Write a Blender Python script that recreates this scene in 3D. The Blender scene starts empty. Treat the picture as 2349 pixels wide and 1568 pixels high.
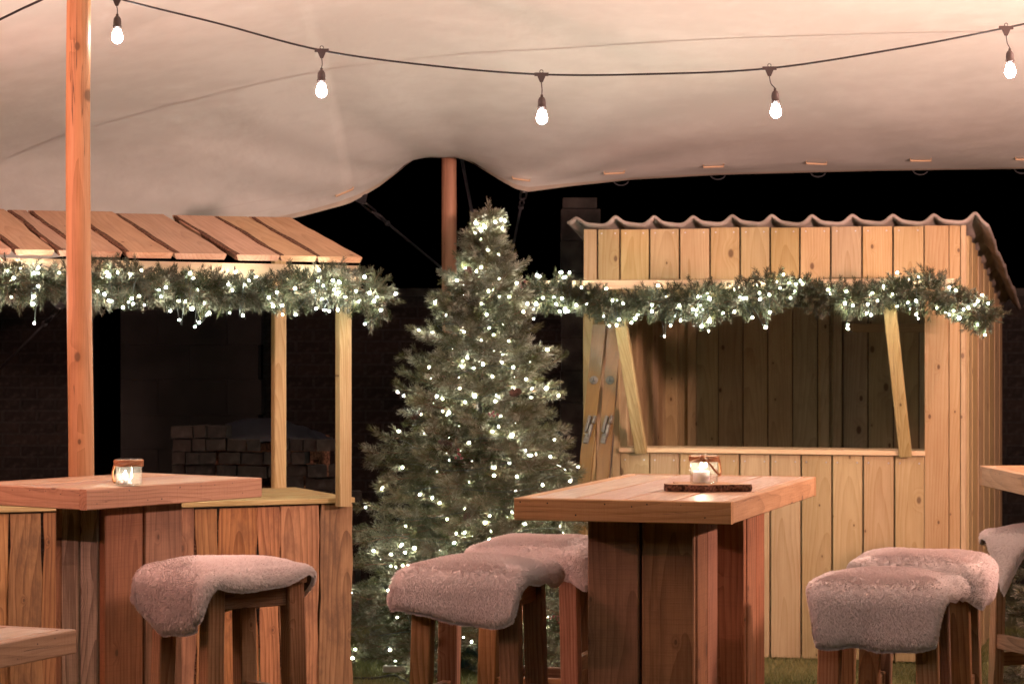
import bpy, math, random
import numpy as np
from mathutils import Vector, Matrix, noise as mnoise

random.seed(7)
RNG = np.random.default_rng(7)
R = math.radians
sc = bpy.context.scene
COL = sc.collection

# ------------------------------------------------------------------ camera
CAM_H = 1.64
FPX = 6000.0                       # focal length in units of a 2349 px wide frame
cam_d = bpy.data.cameras.new('camera')
cam = bpy.data.objects.new('camera', cam_d)
COL.objects.link(cam)
cam.location = (0, 0, CAM_H)
cam.rotation_euler = (R(90), 0, 0)
cam_d.sensor_width = 36.0
cam_d.lens = FPX / 2349.0 * 36.0
cam_d.shift_y = -24.0 / 2349.0
cam_d.clip_start = 0.1
cam_d.clip_end = 500
cam_d.dof.use_dof = True
cam_d.dof.focus_distance = 9.0
cam_d.dof.aperture_fstop = 9.0
sc.camera = cam

# ------------------------------------------------------------------ night sky
world = bpy.data.worlds.new('World')
sc.world = world
world.use_nodes = True
wn = world.node_tree.nodes
wl = world.node_tree.links
wn.clear()
w_out = wn.new('ShaderNodeOutputWorld')
w_bg = wn.new('ShaderNodeBackground')
w_sky = wn.new('ShaderNodeTexSky')
w_sky.sky_type = 'NISHITA'
w_sky.sun_disc = False
w_sky.sun_elevation = R(-9.0)
w_sky.sun_rotation = R(160)
w_bg.inputs['Strength'].default_value = 0.05
wl.new(w_sky.outputs[0], w_bg.inputs['Color'])
wl.new(w_bg.outputs[0], w_out.inputs['Surface'])

# ------------------------------------------------------------------ light levels (lamps of the place)
BULB_L = 170.0                      # festoon bulbs, also on the added fill string
LED_L = 700.0                       # fairy lights
FLAME_L = 380.0
FLOOD_R = 350.0                     # warm floodlights clamped to the tent poles, W
FLOOD_L = 190.0
WARM = (1.0, 0.585, 0.50)
PINK = (1.0, 0.45, 0.39)

sc.render.engine = 'CYCLES'
sc.view_settings.view_transform = 'Standard'
sc.view_settings.look = 'None'
sc.view_settings.exposure = 0.3
sc.view_settings.gamma = 1.0
sc.view_settings.use_curve_mapping = False
sc.cycles.use_denoising = True
sc.cycles.max_bounces = 6
sc.cycles.diffuse_bounces = 3
sc.cycles.use_adaptive_sampling = True
sc.cycles.adaptive_threshold = 0.02
sc.cycles.transparent_max_bounces = 16
sc.cycles.sample_clamp_indirect = 4.0
sc.cycles.caustics_reflective = False
sc.cycles.caustics_refractive = False

# ------------------------------------------------------------------ helpers
def P(x, y, Y):
    """a point of the place: seen at (x, y) of the 2349 px wide photograph, Y metres ahead"""
    return Vector(((x - 1174.5) * Y / FPX, Y, CAM_H - (y - 760.0) * Y / FPX))

def tag(o, label=None, cat=None, group=None, kind=None):
    if label: o['label'] = label
    if cat: o['category'] = cat
    if group: o['group'] = group
    if kind: o['kind'] = kind
    return o

def empty(name, loc, rz=0.0, label=None, cat=None, group=None):
    o = bpy.data.objects.new(name, None)
    COL.objects.link(o)
    o.location = loc
    o.rotation_euler = (0, 0, rz)
    o.empty_display_size = 0.1
    return tag(o, label, cat, group)

def link(name, me, mat=None, parent=None, mw=None, smooth=False):
    o = bpy.data.objects.new(name, me)
    COL.objects.link(o)
    if mat is not None and len(me.materials) == 0:
        me.materials.append(mat)
    if parent is not None:
        o.parent = parent
    if mw is not None:
        o.matrix_basis = mw
    if smooth:
        me.polygons.foreach_set('use_smooth', [True] * len(me.polygons))
    return o

def pymesh(name, verts, faces):
    me = bpy.data.meshes.new(name)
    me.from_pydata([tuple(v) for v in verts], [], faces)
    me.update()
    return me

def fast_mesh(name, verts, tris, tint=None):
    """numpy triangles -> mesh, optional per-vertex scalar stored in a colour attribute"""
    verts = np.ascontiguousarray(verts, dtype=np.float32)
    tris = np.ascontiguousarray(tris, dtype=np.int32)
    me = bpy.data.meshes.new(name)
    n, f = len(verts), len(tris)
    me.vertices.add(n)
    me.vertices.foreach_set('co', verts.ravel())
    me.loops.add(f * 3)
    me.loops.foreach_set('vertex_index', tris.ravel())
    me.polygons.add(f)
    me.polygons.foreach_set('loop_start', np.arange(0, f * 3, 3, dtype=np.int32))
    me.polygons.foreach_set('loop_total', np.full(f, 3, dtype=np.int32))
    me.update(calc_edges=True)
    if tint is not None:
        a = me.color_attributes.new('tint', 'FLOAT_COLOR', 'POINT')
        t = np.asarray(tint, dtype=np.float32)
        if t.ndim == 1:
            t = np.stack([t, t, t], 1)
        c = np.ones((n, 4), dtype=np.float32)
        c[:, :3] = t
        a.data.foreach_set('color', c.ravel())
    return me

def axes(p0, xdir, zdir):
    z = Vector(zdir).normalized()
    x = Vector(xdir)
    x = (x - z * x.dot(z)).normalized()
    y = z.cross(x)
    m = Matrix((x, y, z)).transposed().to_4x4()
    m.translation = Vector(p0)
    return m

_cache = {}
def plank_mesh(L, W, T, wany=0.0, variant=0, bevel=0.0025):
    """a board standing on local z (grain direction), width on x, thickness on y"""
    key = (round(L, 4), round(W, 4), round(T, 4), wany, variant, bevel)
    if key in _cache:
        return _cache[key]
    rnd = random.Random(hash(key) & 0xffff)
    n = 14 if wany else 1
    b = min(bevel, W * .2, T * .3)
    vs, fs = [], []
    ph = [rnd.uniform(0, 6.28) for _ in range(6)]
    for i in range(n + 1):
        z = L * i / n
        wl_ = wr_ = 0.0
        if wany:
            wl_ = wany * (.6 * math.sin(z * 5 + ph[0]) + .4 * math.sin(z * 13 + ph[1]) + .25 * math.sin(z * 31 + ph[4]))
            wr_ = wany * (.6 * math.sin(z * 6 + ph[2]) + .4 * math.sin(z * 11 + ph[3]) + .25 * math.sin(z * 27 + ph[5]))
        x0, x1 = -W / 2 + wl_, W / 2 + wr_
        y0, y1 = -T / 2, T / 2
        k = wany * .9 + b                      # bark side leans
        vs += [(x0 + b, y0, z), (x1 - b, y0, z), (x1, y0 + b, z), (x1 - (k if wany else 0) , y1 - b, z) if wany else (x1, y1 - b, z),
               (x1 - b - (k if wany else 0), y1, z), (x0 + b + (k if wany else 0), y1, z), (x0 + (k if wany else 0), y1 - b, z), (x0, y0 + b, z)]
    for i in range(n):
        for j in range(8):
            a, c = i * 8 + j, i * 8 + (j + 1) % 8
            fs.append((a, c, c + 8, a + 8))
    fs.append(tuple(range(7, -1, -1)))
    fs.append(tuple(n * 8 + j for j in range(8)))
    me = pymesh('plank', vs, fs)
    _cache[key] = me
    return me

def board(name, parent, p0, p1, W, T, xdir, mat, wany=0.0, variant=0, bevel=0.0025):
    p0, p1 = Vector(p0), Vector(p1)
    L = (p1 - p0).length
    src = plank_mesh(L, W, T, wany, variant, bevel)
    key = (src.name, mat.name)
    if key not in _cache:
        m2 = src if len(src.materials) == 0 else src.copy()
        if len(m2.materials): m2.materials[0] = mat
        else: m2.materials.append(mat)
        _cache[key] = m2
    return link(name, _cache[key], None, parent, axes(p0, xdir, p1 - p0))

def catmull(pts, sub):
    pts = [Vector(p) for p in pts]
    out = []
    n = len(pts)
    for i in range(n - 1):
        a, b, c, d = pts[max(i - 1, 0)], pts[i], pts[i + 1], pts[min(i + 2, n - 1)]
        for k in range(sub):
            t = k / sub
            out.append(.5 * ((2 * b) + (c - a) * t + (2 * a - 5 * b + 4 * c - d) * t * t + (3 * b - a - 3 * c + d) * t ** 3))
    out.append(pts[-1])
    return out

def tube_geo(pts, rad, seg=6, closed=False):
    pts = [Vector(p) for p in pts]
    n = len(pts)
    vs, fs = [], []
    up = Vector((0.13, 0.07, 1)).normalized()
    for i, p in enumerate(pts):
        a = pts[(i - 1) % n] if (closed or i > 0) else p
        b = pts[(i + 1) % n] if (closed or i < n - 1) else p
        t = (b - a)
        t = t.normalized() if t.length > 1e-9 else Vector((0, 0, 1))
        u = up if abs(t.dot(up)) < .95 else Vector((1, 0.1, 0)).normalized()
        x = t.cross(u).normalized()
        y = t.cross(x)
        r = rad[i] if hasattr(rad, '__len__') else rad
        for j in range(seg):
            an = 2 * math.pi * j / seg
            vs.append(p + x * (r * math.cos(an)) + y * (r * math.sin(an)))
    m = n if closed else n - 1
    for i in range(m):
        for j in range(seg):
            a, b = i * seg + j, i * seg + (j + 1) % seg
            c, d = ((i + 1) % n) * seg + (j + 1) % seg, ((i + 1) % n) * seg + j
            fs.append((a, d, c, b))
    if not closed:
        fs.append(tuple(range(seg)))
        fs.append(tuple((n - 1) * seg + j for j in range(seg - 1, -1, -1)))
    return vs, fs

def tube(name, pts, rad, mat, parent=None, seg=6, closed=False):
    vs, fs = tube_geo(pts, rad, seg, closed)
    return link(name, pymesh(name, vs, fs), mat, parent, smooth=True)

def merge(geos):
    V, F = [], []
    for vs, fs in geos:
        o = len(V)
        V += list(vs)
        F += [tuple(i + o for i in f) for f in fs]
    return V, F

def lathe_geo(prof, seg=24, c=(0, 0, 0)):
    vs, fs = [], []
    for r, z in prof:
        for j in range(seg):
            a = 2 * math.pi * j / seg
            vs.append((c[0] + r * math.cos(a), c[1] + r * math.sin(a), c[2] + z))
    for i in range(len(prof) - 1):
        for j in range(seg):
            k = (j + 1) % seg
            fs.append((i * seg + j, i * seg + k, (i + 1) * seg + k, (i + 1) * seg + j))
    return vs, fs

def box_geo(x0, x1, y0, y1, z0, z1):
    v = [(x0, y0, z0), (x1, y0, z0), (x1, y1, z0), (x0, y1, z0), (x0, y0, z1), (x1, y0, z1), (x1, y1, z1), (x0, y1, z1)]
    f = [(3, 2, 1, 0), (4, 5, 6, 7), (0, 1, 5, 4), (1, 2, 6, 5), (2, 3, 7, 6), (3, 0, 4, 7)]
    return v, f

# ------------------------------------------------------------------ materials
def new_mat(name):
    m = bpy.data.materials.new(name)
    m.use_nodes = True
    nt = m.node_tree
    b = nt.nodes['Principled BSDF']
    return m, nt, b

def N(nt, typ, **kw):
    n = nt.nodes.new(typ)
    for k, v in kw.items():
        if k.startswith('i_'):
            n.inputs[k[2:].replace('_', ' ')].default_value = v
        else:
            setattr(n, k, v)
    return n

def math_n(nt, op, a, b=None, c=None, clamp=False):
    n = nt.nodes.new('ShaderNodeMath')
    n.operation = op
    n.use_clamp = clamp
    for i, v in enumerate((a, b, c)):
        if v is None: continue
        if isinstance(v, (int, float)): n.inputs[i].default_value = v
        else: nt.links.new(v, n.inputs[i])
    return n.outputs[0]

def vmath(nt, op, a, b=None):
    n = nt.nodes.new('ShaderNodeVectorMath')
    n.operation = op
    for i, v in enumerate((a, b)):
        if v is None: continue
        if isinstance(v, (tuple, list)): n.inputs[i].default_value = v
        else: nt.links.new(v, n.inputs[i])
    return n.outputs[0]

def mixc(nt, fac, a, b, mode='MIX'):
    n = nt.nodes.new('ShaderNodeMix')
    n.data_type = 'RGBA'
    n.blend_type = mode
    for s, v in ((n.inputs[0], fac), (n.inputs[6], a), (n.inputs[7], b)):
        if isinstance(v, (int, float)): s.default_value = v
        elif isinstance(v, (tuple, list)): s.default_value = (*v[:3], 1)
        else: nt.links.new(v, s)
    return n.outputs[2]

def sstep(nt, x, lo, hi):
    n = nt.nodes.new('ShaderNodeMapRange')
    n.interpolation_type = 'SMOOTHSTEP'
    nt.links.new(x, n.inputs[0])
    n.inputs[1].default_value = lo
    n.inputs[2].default_value = hi
    return n.outputs[0]

def bump(nt, b, h, strength=.3, dist=.002):
    n = nt.nodes.new('ShaderNodeBump')
    n.inputs['Strength'].default_value = strength
    n.inputs['Distance'].default_value = dist
    nt.links.new(h, n.inputs['Height'])
    nt.links.new(n.outputs[0], b.inputs['Normal'])

def wood(name, light, dark, knot=(.09, .045, .02), ring=26, rough=.62, var=.16, knots=.5, saw=0.0, stain=0.0, stain_col=(.1, .09, .08), bstr=.35, contrast=1.0, cracks=0.0):
    m, nt, b = new_mat(name)
    L = nt.links
    tc = N(nt, 'ShaderNodeTexCoord')
    oi = N(nt, 'ShaderNodeObjectInfo')
    rnd = oi.outputs['Random']
    r2 = math_n(nt, 'FRACT', math_n(nt, 'MULTIPLY', rnd, 37.7))
    r3 = math_n(nt, 'FRACT', math_n(nt, 'MULTIPLY', rnd, 91.3))
    cmb = N(nt, 'ShaderNodeCombineXYZ')
    L.new(math_n(nt, 'MULTIPLY', rnd, 13.1), cmb.inputs[0])
    L.new(math_n(nt, 'MULTIPLY', r2, 7.7), cmb.inputs[1])
    L.new(math_n(nt, 'MULTIPLY', r3, 19.3), cmb.inputs[2])
    obj = tc.outputs['Object']
    v = vmath(nt, 'ADD', obj, cmb.outputs[0])
    # knots
    vor = N(nt, 'ShaderNodeTexVoronoi', feature='F1', voronoi_dimensions='2D')
    vor.inputs['Scale'].default_value = 1.0
    sv = N(nt, 'ShaderNodeSeparateXYZ'); L.new(v, sv.inputs[0])
    cv_ = N(nt, 'ShaderNodeCombineXYZ')
    L.new(math_n(nt, 'MULTIPLY', sv.outputs[0], 7.0), cv_.inputs[0])
    L.new(math_n(nt, 'MULTIPLY', sv.outputs[2], 4.2), cv_.inputs[1])
    L.new(cv_.outputs[0], vor.inputs['Vector'])
    sepc = N(nt, 'ShaderNodeSeparateColor')
    L.new(vor.outputs['Color'], sepc.inputs[0])
    on = math_n(nt, 'LESS_THAN', sepc.outputs[0], knots)
    size = math_n(nt, 'MULTIPLY_ADD', math_n(nt, 'POWER', sepc.outputs[1], 2.0), .085, .03)
    kd = math_n(nt, 'DIVIDE', vor.outputs['Distance'], size)
    kcore = math_n(nt, 'MULTIPLY', math_n(nt, 'SUBTRACT', 1.0, sstep(nt, kd, .55, 1.15)), on)
    khalo = math_n(nt, 'MULTIPLY', math_n(nt, 'SUBTRACT', 1.0, sstep(nt, kd, .6, 3.6)), on)
    # ring figure
    n1 = N(nt, 'ShaderNodeTexNoise')
    n1.inputs['Scale'].default_value = 1.0
    n1.inputs['Detail'].default_value = 2.0
    L.new(vmath(nt, 'MULTIPLY', v, (5, 5, 1.1)), n1.inputs['Vector'])
    dis = vmath(nt, 'MULTIPLY', vmath(nt, 'SUBTRACT', n1.outputs['Color'], (.5, .5, .5)), (.07, .07, 0))
    sep = N(nt, 'ShaderNodeSeparateXYZ')
    L.new(vmath(nt, 'ADD', obj, dis), sep.inputs[0])
    px = math_n(nt, 'ADD', sep.outputs[0], math_n(nt, 'MULTIPLY_ADD', r2, .14, -.07))
    py = math_n(nt, 'ADD', math_n(nt, 'ADD', sep.outputs[1], math_n(nt, 'MULTIPLY_ADD', r3, .10, .015)), math_n(nt, 'MULTIPLY', sep.outputs[2], .035))
    rad = math_n(nt, 'SQRT', math_n(nt, 'ADD', math_n(nt, 'MULTIPLY', px, px), math_n(nt, 'MULTIPLY', py, py)))
    rad = math_n(nt, 'ADD', rad, math_n(nt, 'MULTIPLY', khalo, .022))
    saww = math_n(nt, 'FRACT', math_n(nt, 'MULTIPLY', rad, ring * 4.2))
    rings = math_n(nt, 'POWER', saww, 2.2)
    # fine fibre streaks
    n2 = N(nt, 'ShaderNodeTexNoise')
    n2.inputs['Scale'].default_value = 1.0
    n2.inputs['Detail'].default_value = 4.0
    n2.inputs['Roughness'].default_value = .65
    L.new(vmath(nt, 'MULTIPLY', v, (170, 170, 5.0)), n2.inputs['Vector'])
    n3 = N(nt, 'ShaderNodeTexNoise')
    n3.inputs['Scale'].default_value = 1.0
    n3.inputs['Detail'].default_value = 5.0
    n3.inputs['Roughness'].default_value = .6
    L.new(vmath(nt, 'MULTIPLY', v, (11, 11, 2.2)), n3.inputs['Vector'])
    f = math_n(nt, 'MULTIPLY_ADD', rings, .55 * contrast, 0.0)
    f = math_n(nt, 'MULTIPLY_ADD', sstep(nt, n2.outputs[0], .35, .75), .44 * contrast, f)
    f = math_n(nt, 'MULTIPLY_ADD', sstep(nt, n3.outputs[0], .35, .7), .38 * contrast, f, clamp=True)
    col = mixc(nt, f, light, dark)
    col = mixc(nt, math_n(nt, 'MULTIPLY', khalo, .35), col, dark)
    col = mixc(nt, math_n(nt, 'MULTIPLY', kcore, .85), col, knot)
    h = f
    if saw:
        n4 = N(nt, 'ShaderNodeTexNoise')
        n4.inputs['Scale'].default_value = 1.0
        n4.inputs['Detail'].default_value = 3.0
        L.new(vmath(nt, 'MULTIPLY', v, (5, 5, 190)), n4.inputs['Vector'])
        s = sstep(nt, n4.outputs[0], .45, .7)
        col = mixc(nt, math_n(nt, 'MULTIPLY', s, .35 * saw), col, dark)
        h = math_n(nt, 'MULTIPLY_ADD', s, .5 * saw, f)
    if stain:
        n5 = N(nt, 'ShaderNodeTexNoise')
        n5.inputs['Scale'].default_value = 1.0
        n5.inputs['Detail'].default_value = 6.0
        n5.inputs['Roughness'].default_value = .7
        L.new(vmath(nt, 'MULTIPLY', v, (7, 7, 3.3)), n5.inputs['Vector'])
        col = mixc(nt, math_n(nt, 'MULTIPLY', sstep(nt, n5.outputs[0], .48, .68), stain), col, stain_col)
    if cracks:
        n6 = N(nt, 'ShaderNodeTexNoise')
        n6.inputs['Scale'].default_value = 1.0
        n6.inputs['Detail'].default_value = 3.0
        n6.inputs['Roughness'].default_value = .45
        L.new(vmath(nt, 'MULTIPLY', v, (34, 34, .9)), n6.inputs['Vector'])
        ck = sstep(nt, math_n(nt, 'ABSOLUTE', math_n(nt, 'SUBTRACT', n6.outputs[0], .63)), .0, .008)
        ck = math_n(nt, 'MULTIPLY', math_n(nt, 'SUBTRACT', 1.0, ck), cracks)
        col = mixc(nt, ck, col, tuple(x * .25 for x in dark))
        h = math_n(nt, 'SUBTRACT', h, math_n(nt, 'MULTIPLY', ck, 1.5))
    hsv = N(nt, 'ShaderNodeHueSaturation')
    L.new(col, hsv.inputs['Color'])
    L.new(math_n(nt, 'MULTIPLY_ADD', r2, 2 * var, 1 - var), hsv.inputs['Value'])
    L.new(math_n(nt, 'MULTIPLY_ADD', r3, .02, .49), hsv.inputs['Hue'])
    L.new(math_n(nt, 'MULTIPLY_ADD', rnd, .2, .9), hsv.inputs['Saturation'])
    L.new(hsv.outputs[0], b.inputs['Base Color'])
    L.new(math_n(nt, 'MULTIPLY_ADD', n2.outputs[0], .25, rough - .12), b.inputs['Roughness'])
    b.inputs['Specular IOR Level'].default_value = .35
    bump(nt, b, h, bstr, .0025)
    return m

def plain(name, col, rough=.6, metal=0.0, noise=0.0, scale=40, bstr=0.0, spec=.5):
    m, nt, b = new_mat(name)
    b.inputs['Base Color'].default_value = (*col, 1)
    b.inputs['Roughness'].default_value = rough
    b.inputs['Metallic'].default_value = metal
    b.inputs['Specular IOR Level'].default_value = spec
    if noise or bstr:
        tc = N(nt, 'ShaderNodeTexCoord')
        n = N(nt, 'ShaderNodeTexNoise')
        n.inputs['Scale'].default_value = scale
        n.inputs['Detail'].default_value = 6
        nt.links.new(tc.outputs['Object'], n.inputs['Vector'])
        if noise:
            c = mixc(nt, sstep(nt, n.outputs[0], .3, .7), tuple(x * (1 - noise) for x in col), tuple(min(1, x * (1 + noise)) for x in col))
            nt.links.new(c, b.inputs['Base Color'])
        if bstr:
            bump(nt, b, n.outputs[0], bstr, .004)
    return m

def emit(name, col, L):
    m, nt, b = new_mat(name)
    b.inputs['Base Color'].default_value = (.9, .9, .9, 1)
    b.inputs['Emission Color'].default_value = (*col, 1)
    b.inputs['Emission Strength'].default_value = L
    return m

M = {}
M['shed'] = wood('pine_cladding', (0.445, 0.328, 0.176), (0.311, 0.206, 0.092), knots=.62, ring=20, rough=.6, contrast=.9, var=.12, stain=.18, stain_col=(.3, .19, .1))
M['shed_in'] = wood('pine_cladding_inside', (.50, .37, .20), (.32, .22, .11), knots=.6, ring=20, rough=.7, contrast=.8, var=.14, stain=.25, stain_col=(.2, .12, .06))
M['batten'] = wood('planed_batten', (0.629, 0.476, 0.306), (0.493, 0.340, 0.187), knots=.15, ring=24, contrast=.6, var=.06)
M['bar'] = wood('waney_oak', (0.396, 0.216, 0.095), (0.171, 0.081, 0.032), knots=.4, ring=16, rough=.7, contrast=1.15, var=.22, stain=.7, stain_col=(.12, .06, .03))
M['roof'] = wood('waney_larch', (0.468, 0.297, 0.180), (0.306, 0.171, 0.090), knots=.35, ring=14, rough=.7, contrast=.8, var=.12, stain=.25, stain_col=(.2, .12, .08))
M['post'] = wood('treated_post', (0.476, 0.374, 0.187), (0.306, 0.212, 0.085), knots=.3, ring=34, contrast=1.1, var=.08, bstr=.5, cracks=.5)
M['top'] = wood('oiled_tabletop', (0.408, 0.238, 0.136), (0.264, 0.140, 0.068), knots=.3, ring=17, rough=.42, contrast=.9, var=.1, cracks=.6, stain=.22, stain_col=(.2, .11, .06))
M['edge'] = wood('table_edge', (0.425, 0.246, 0.128), (0.255, 0.132, 0.060), knots=.3, ring=18, rough=.55, contrast=1.0, var=.08, saw=.5, cracks=.5)
M['leg'] = wood('reclaimed_board', (0.340, 0.170, 0.085), (0.162, 0.072, 0.032), knots=.45, ring=14, rough=.66, contrast=1.0, var=.15, saw=.6, stain=.25, stain_col=(.08, .045, .025))
M['grey'] = wood('weathered_grey_board', (.44, .36, .27), (.16, .125, .09), knots=.3, ring=26, rough=.8, contrast=1.2, var=.15, saw=.5, stain=.4, stain_col=(.07, .055, .04), bstr=.7)
M['stool'] = wood('stool_timber', (.40, .22, .115), (.19, .09, .04), knots=.35, ring=22, rough=.66, contrast=1.2, var=.2, saw=.4, stain=.3, stain_col=(.1, .06, .035), bstr=.5)
M['pole'] = wood('peeled_eucalyptus_pole', (.40, .215, .115), (.25, .125, .06), knots=.4, ring=6, rough=.6, contrast=1.0, var=.05, bstr=.5, cracks=.85)
M['ski'] = wood('varnished_ash_ski', (.19, .098, .03), (.12, .06, .018), knots=.05, ring=34, rough=.35, contrast=.7, var=.08)
M['black'] = plain('black_rubber', (.012, .011, .010), .5)
M['brown_plastic'] = plain('brown_black_plastic', (.035, .022, .018), .42)
M['steel'] = plain('galvanised_steel', (.55, .55, .55), .3, 1.0)
M['rope'] = plain('jute_rope', (.27, .125, .06), .95, 0, .5, 300, .6, spec=.1)
M['strap'] = plain('dark_webbing', (.035, .035, .037), .85, 0, .3, 90)
M['navy'] = plain('navy_tarpaulin', (.004, .006, .012), .6, 0, .2, 4, .3)
M['hide'] = plain('sheepskin_suede', (.16, .11, .085), .9, 0, .2, 60, .2)
M['wax'] = plain('white_wax', (.85, .82, .76), .4)
M['wax'].node_tree.nodes['Principled BSDF'].inputs['Subsurface Weight'].default_value = .4
M['wax'].node_tree.nodes['Principled BSDF'].inputs['Subsurface Radius'].default_value = (.02, .015, .01)
M['alu'] = plain('tealight_cup', (.75, .74, .72), .35, 1.0)
M['nail'] = plain('nail_head', (.5, .5, .52), .4, .9)
M['bark'] = plain('rough_bark', (.10, .05, .03), .95, 0, .7, 120, 1.0, spec=.1)
M['slice'] = wood('cut_wood_slice', (.5, .32, .18), (.3, .17, .08), ring=30, knots=.0)
M['led_husk'] = plain('dark_green_cable', (.008, .014, .010), .5)
M['stone'] = plain('weathered_stone', (.045, .04, .033), .95, 0, .45, 9, .8)
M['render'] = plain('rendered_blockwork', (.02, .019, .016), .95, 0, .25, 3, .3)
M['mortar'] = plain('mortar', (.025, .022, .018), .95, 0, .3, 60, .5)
M['cream_cord'] = plain('beige_bungee', (.62, .43, .26), .8)
M['tarp_green'] = plain('dark_green_metal', (.01, .03, .022), .45)
M['pale'] = plain('pale_plastic', (.5, .44, .34), .55, 0, .2, 20)
M['berry'] = plain('red_berry', (.12, .012, .012), .4)
M['cone'] = plain('pine_cone_scale', (.07, .03, .018), .8, 0, .4, 80)
M['bulb'] = emit('lit_bulb', (1.0, .955, .915), BULB_L)
M['led'] = emit('lit_led', (.97, 1.0, .86), LED_L)
M['flame'] = emit('candle_flame', (1.0, .82, .6), FLAME_L)

# brick: colour by object
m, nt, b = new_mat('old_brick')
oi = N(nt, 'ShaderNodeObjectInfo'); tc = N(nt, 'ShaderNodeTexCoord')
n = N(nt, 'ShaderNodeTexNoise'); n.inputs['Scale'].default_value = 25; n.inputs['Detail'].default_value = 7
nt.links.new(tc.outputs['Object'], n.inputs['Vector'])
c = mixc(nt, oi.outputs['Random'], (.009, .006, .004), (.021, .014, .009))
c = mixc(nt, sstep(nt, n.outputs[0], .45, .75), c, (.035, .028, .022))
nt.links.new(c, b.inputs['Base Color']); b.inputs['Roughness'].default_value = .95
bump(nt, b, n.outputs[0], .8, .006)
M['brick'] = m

# glass that lets the candle light straight through
m, nt, b = new_mat('jar_glass')
nt.nodes.remove(b)
lw = N(nt, 'ShaderNodeLayerWeight'); lw.inputs[0].default_value = .5
fr = math_n(nt, 'MULTIPLY_ADD', math_n(nt, 'POWER', lw.outputs['Facing'], 4.0), .75, .035)
tr = N(nt, 'ShaderNodeBsdfTransparent'); tr.inputs[0].default_value = (.97, .985, .975, 1)
gl = N(nt, 'ShaderNodeBsdfGlossy'); gl.inputs['Roughness'].default_value = .04
mx = N(nt, 'ShaderNodeMixShader')
tl = N(nt, 'ShaderNodeBsdfTranslucent'); tl.inputs[0].default_value = (.9, .9, .88, 1)
m0 = N(nt, 'ShaderNodeMixShader'); m0.inputs[0].default_value = .03
nt.links.new(tr.outputs[0], m0.inputs[1]); nt.links.new(tl.outputs[0], m0.inputs[2])
nt.links.new(fr, mx.inputs[0]); nt.links.new(m0.outputs[0], mx.inputs[1]); nt.links.new(gl.outputs[0], mx.inputs[2])
nt.links.new(mx.outputs[0], nt.nodes['Material Output'].inputs['Surface'])
M['glass'] = m

# stretch tent canvas
m, nt, b = new_mat('stretch_canvas')
tc = N(nt, 'ShaderNodeTexCoord')
n = N(nt, 'ShaderNodeTexNoise'); n.inputs['Scale'].default_value = 1.3; n.inputs['Detail'].default_value = 5
nt.links.new(vmath(nt, 'MULTIPLY', tc.outputs['Object'], (1, .45, 1)), n.inputs['Vector'])
n2 = N(nt, 'ShaderNodeTexNoise'); n2.inputs['Scale'].default_value = 7; n2.inputs['Detail'].default_value = 7
nt.links.new(tc.outputs['Object'], n2.inputs['Vector'])
f = math_n(nt, 'MULTIPLY_ADD', n2.outputs[0], .4, math_n(nt, 'MULTIPLY', n.outputs[0], .6))
c = mixc(nt, sstep(nt, f, .42, .62), (.71, .715, .645), (.775, .785, .715))
nt.links.new(c, b.inputs['Base Color'])
b.inputs['Roughness'].default_value = .75
b.inputs['Specular IOR Level'].default_value = .2
bump(nt, b, math_n(nt, 'MULTIPLY_ADD', n2.outputs[0], .12, n.outputs[0]), .5, .06)
M['canvas'] = m
M['seam'] = plain('canvas_seam', (.72, .72, .65), .8)
M['dull'] = plain('dull_worn_metal', (.16, .145, .12), .65, .3, .3, 60)
M['hem'] = plain('canvas_hem', (.68, .60, .47), .8, 0, .08, 12)

# needles: tint attribute r = frost
def needle_mat(name, green, frost):
    m, nt, b = new_mat(name)
    at = N(nt, 'ShaderNodeAttribute', attribute_name='tint')
    s = N(nt, 'ShaderNodeSeparateColor')
    nt.links.new(at.outputs['Color'], s.inputs[0])
    g2 = mixc(nt, s.outputs[1], tuple(x * .55 for x in green), tuple(x * 1.5 for x in green))
    c = mixc(nt, s.outputs[0], g2, frost)
    nt.links.new(c, b.inputs['Base Color'])
    b.inputs['Roughness'].default_value = .7
    b.inputs['Specular IOR Level'].default_value = .12
    return m
M['fir'] = needle_mat('frosted_fir_needles', (.046, .047, .014), (.34, .32, .26))
M['garland'] = needle_mat('garland_needles', (.022, .027, .008), (.15, .142, .11))
M['twig'] = plain('brown_twig', (.10, .048, .022), .85)
M['trunk'] = plain('dark_trunk', (.02, .014, .009), .9)

# fleece
m, nt, b = new_mat('sheepskin_wool')
at = N(nt, 'ShaderNodeAttribute', attribute_name='tint')
s = N(nt, 'ShaderNodeSeparateColor'); nt.links.new(at.outputs['Color'], s.inputs[0])
c = mixc(nt, s.outputs[0], (.74, .62, .58), (.91, .785, .745))
nt.links.new(c, b.inputs['Base Color'])
b.inputs['Roughness'].default_value = .85
b.inputs['Specular IOR Level'].default_value = .15
b.inputs['Sheen Weight'].default_value = .3
M['wool'] = m
M['wool_base'] = plain('wool_underlayer', (.80, .68, .635), .95, 0, .05, 60, .15, spec=.1)

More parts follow.
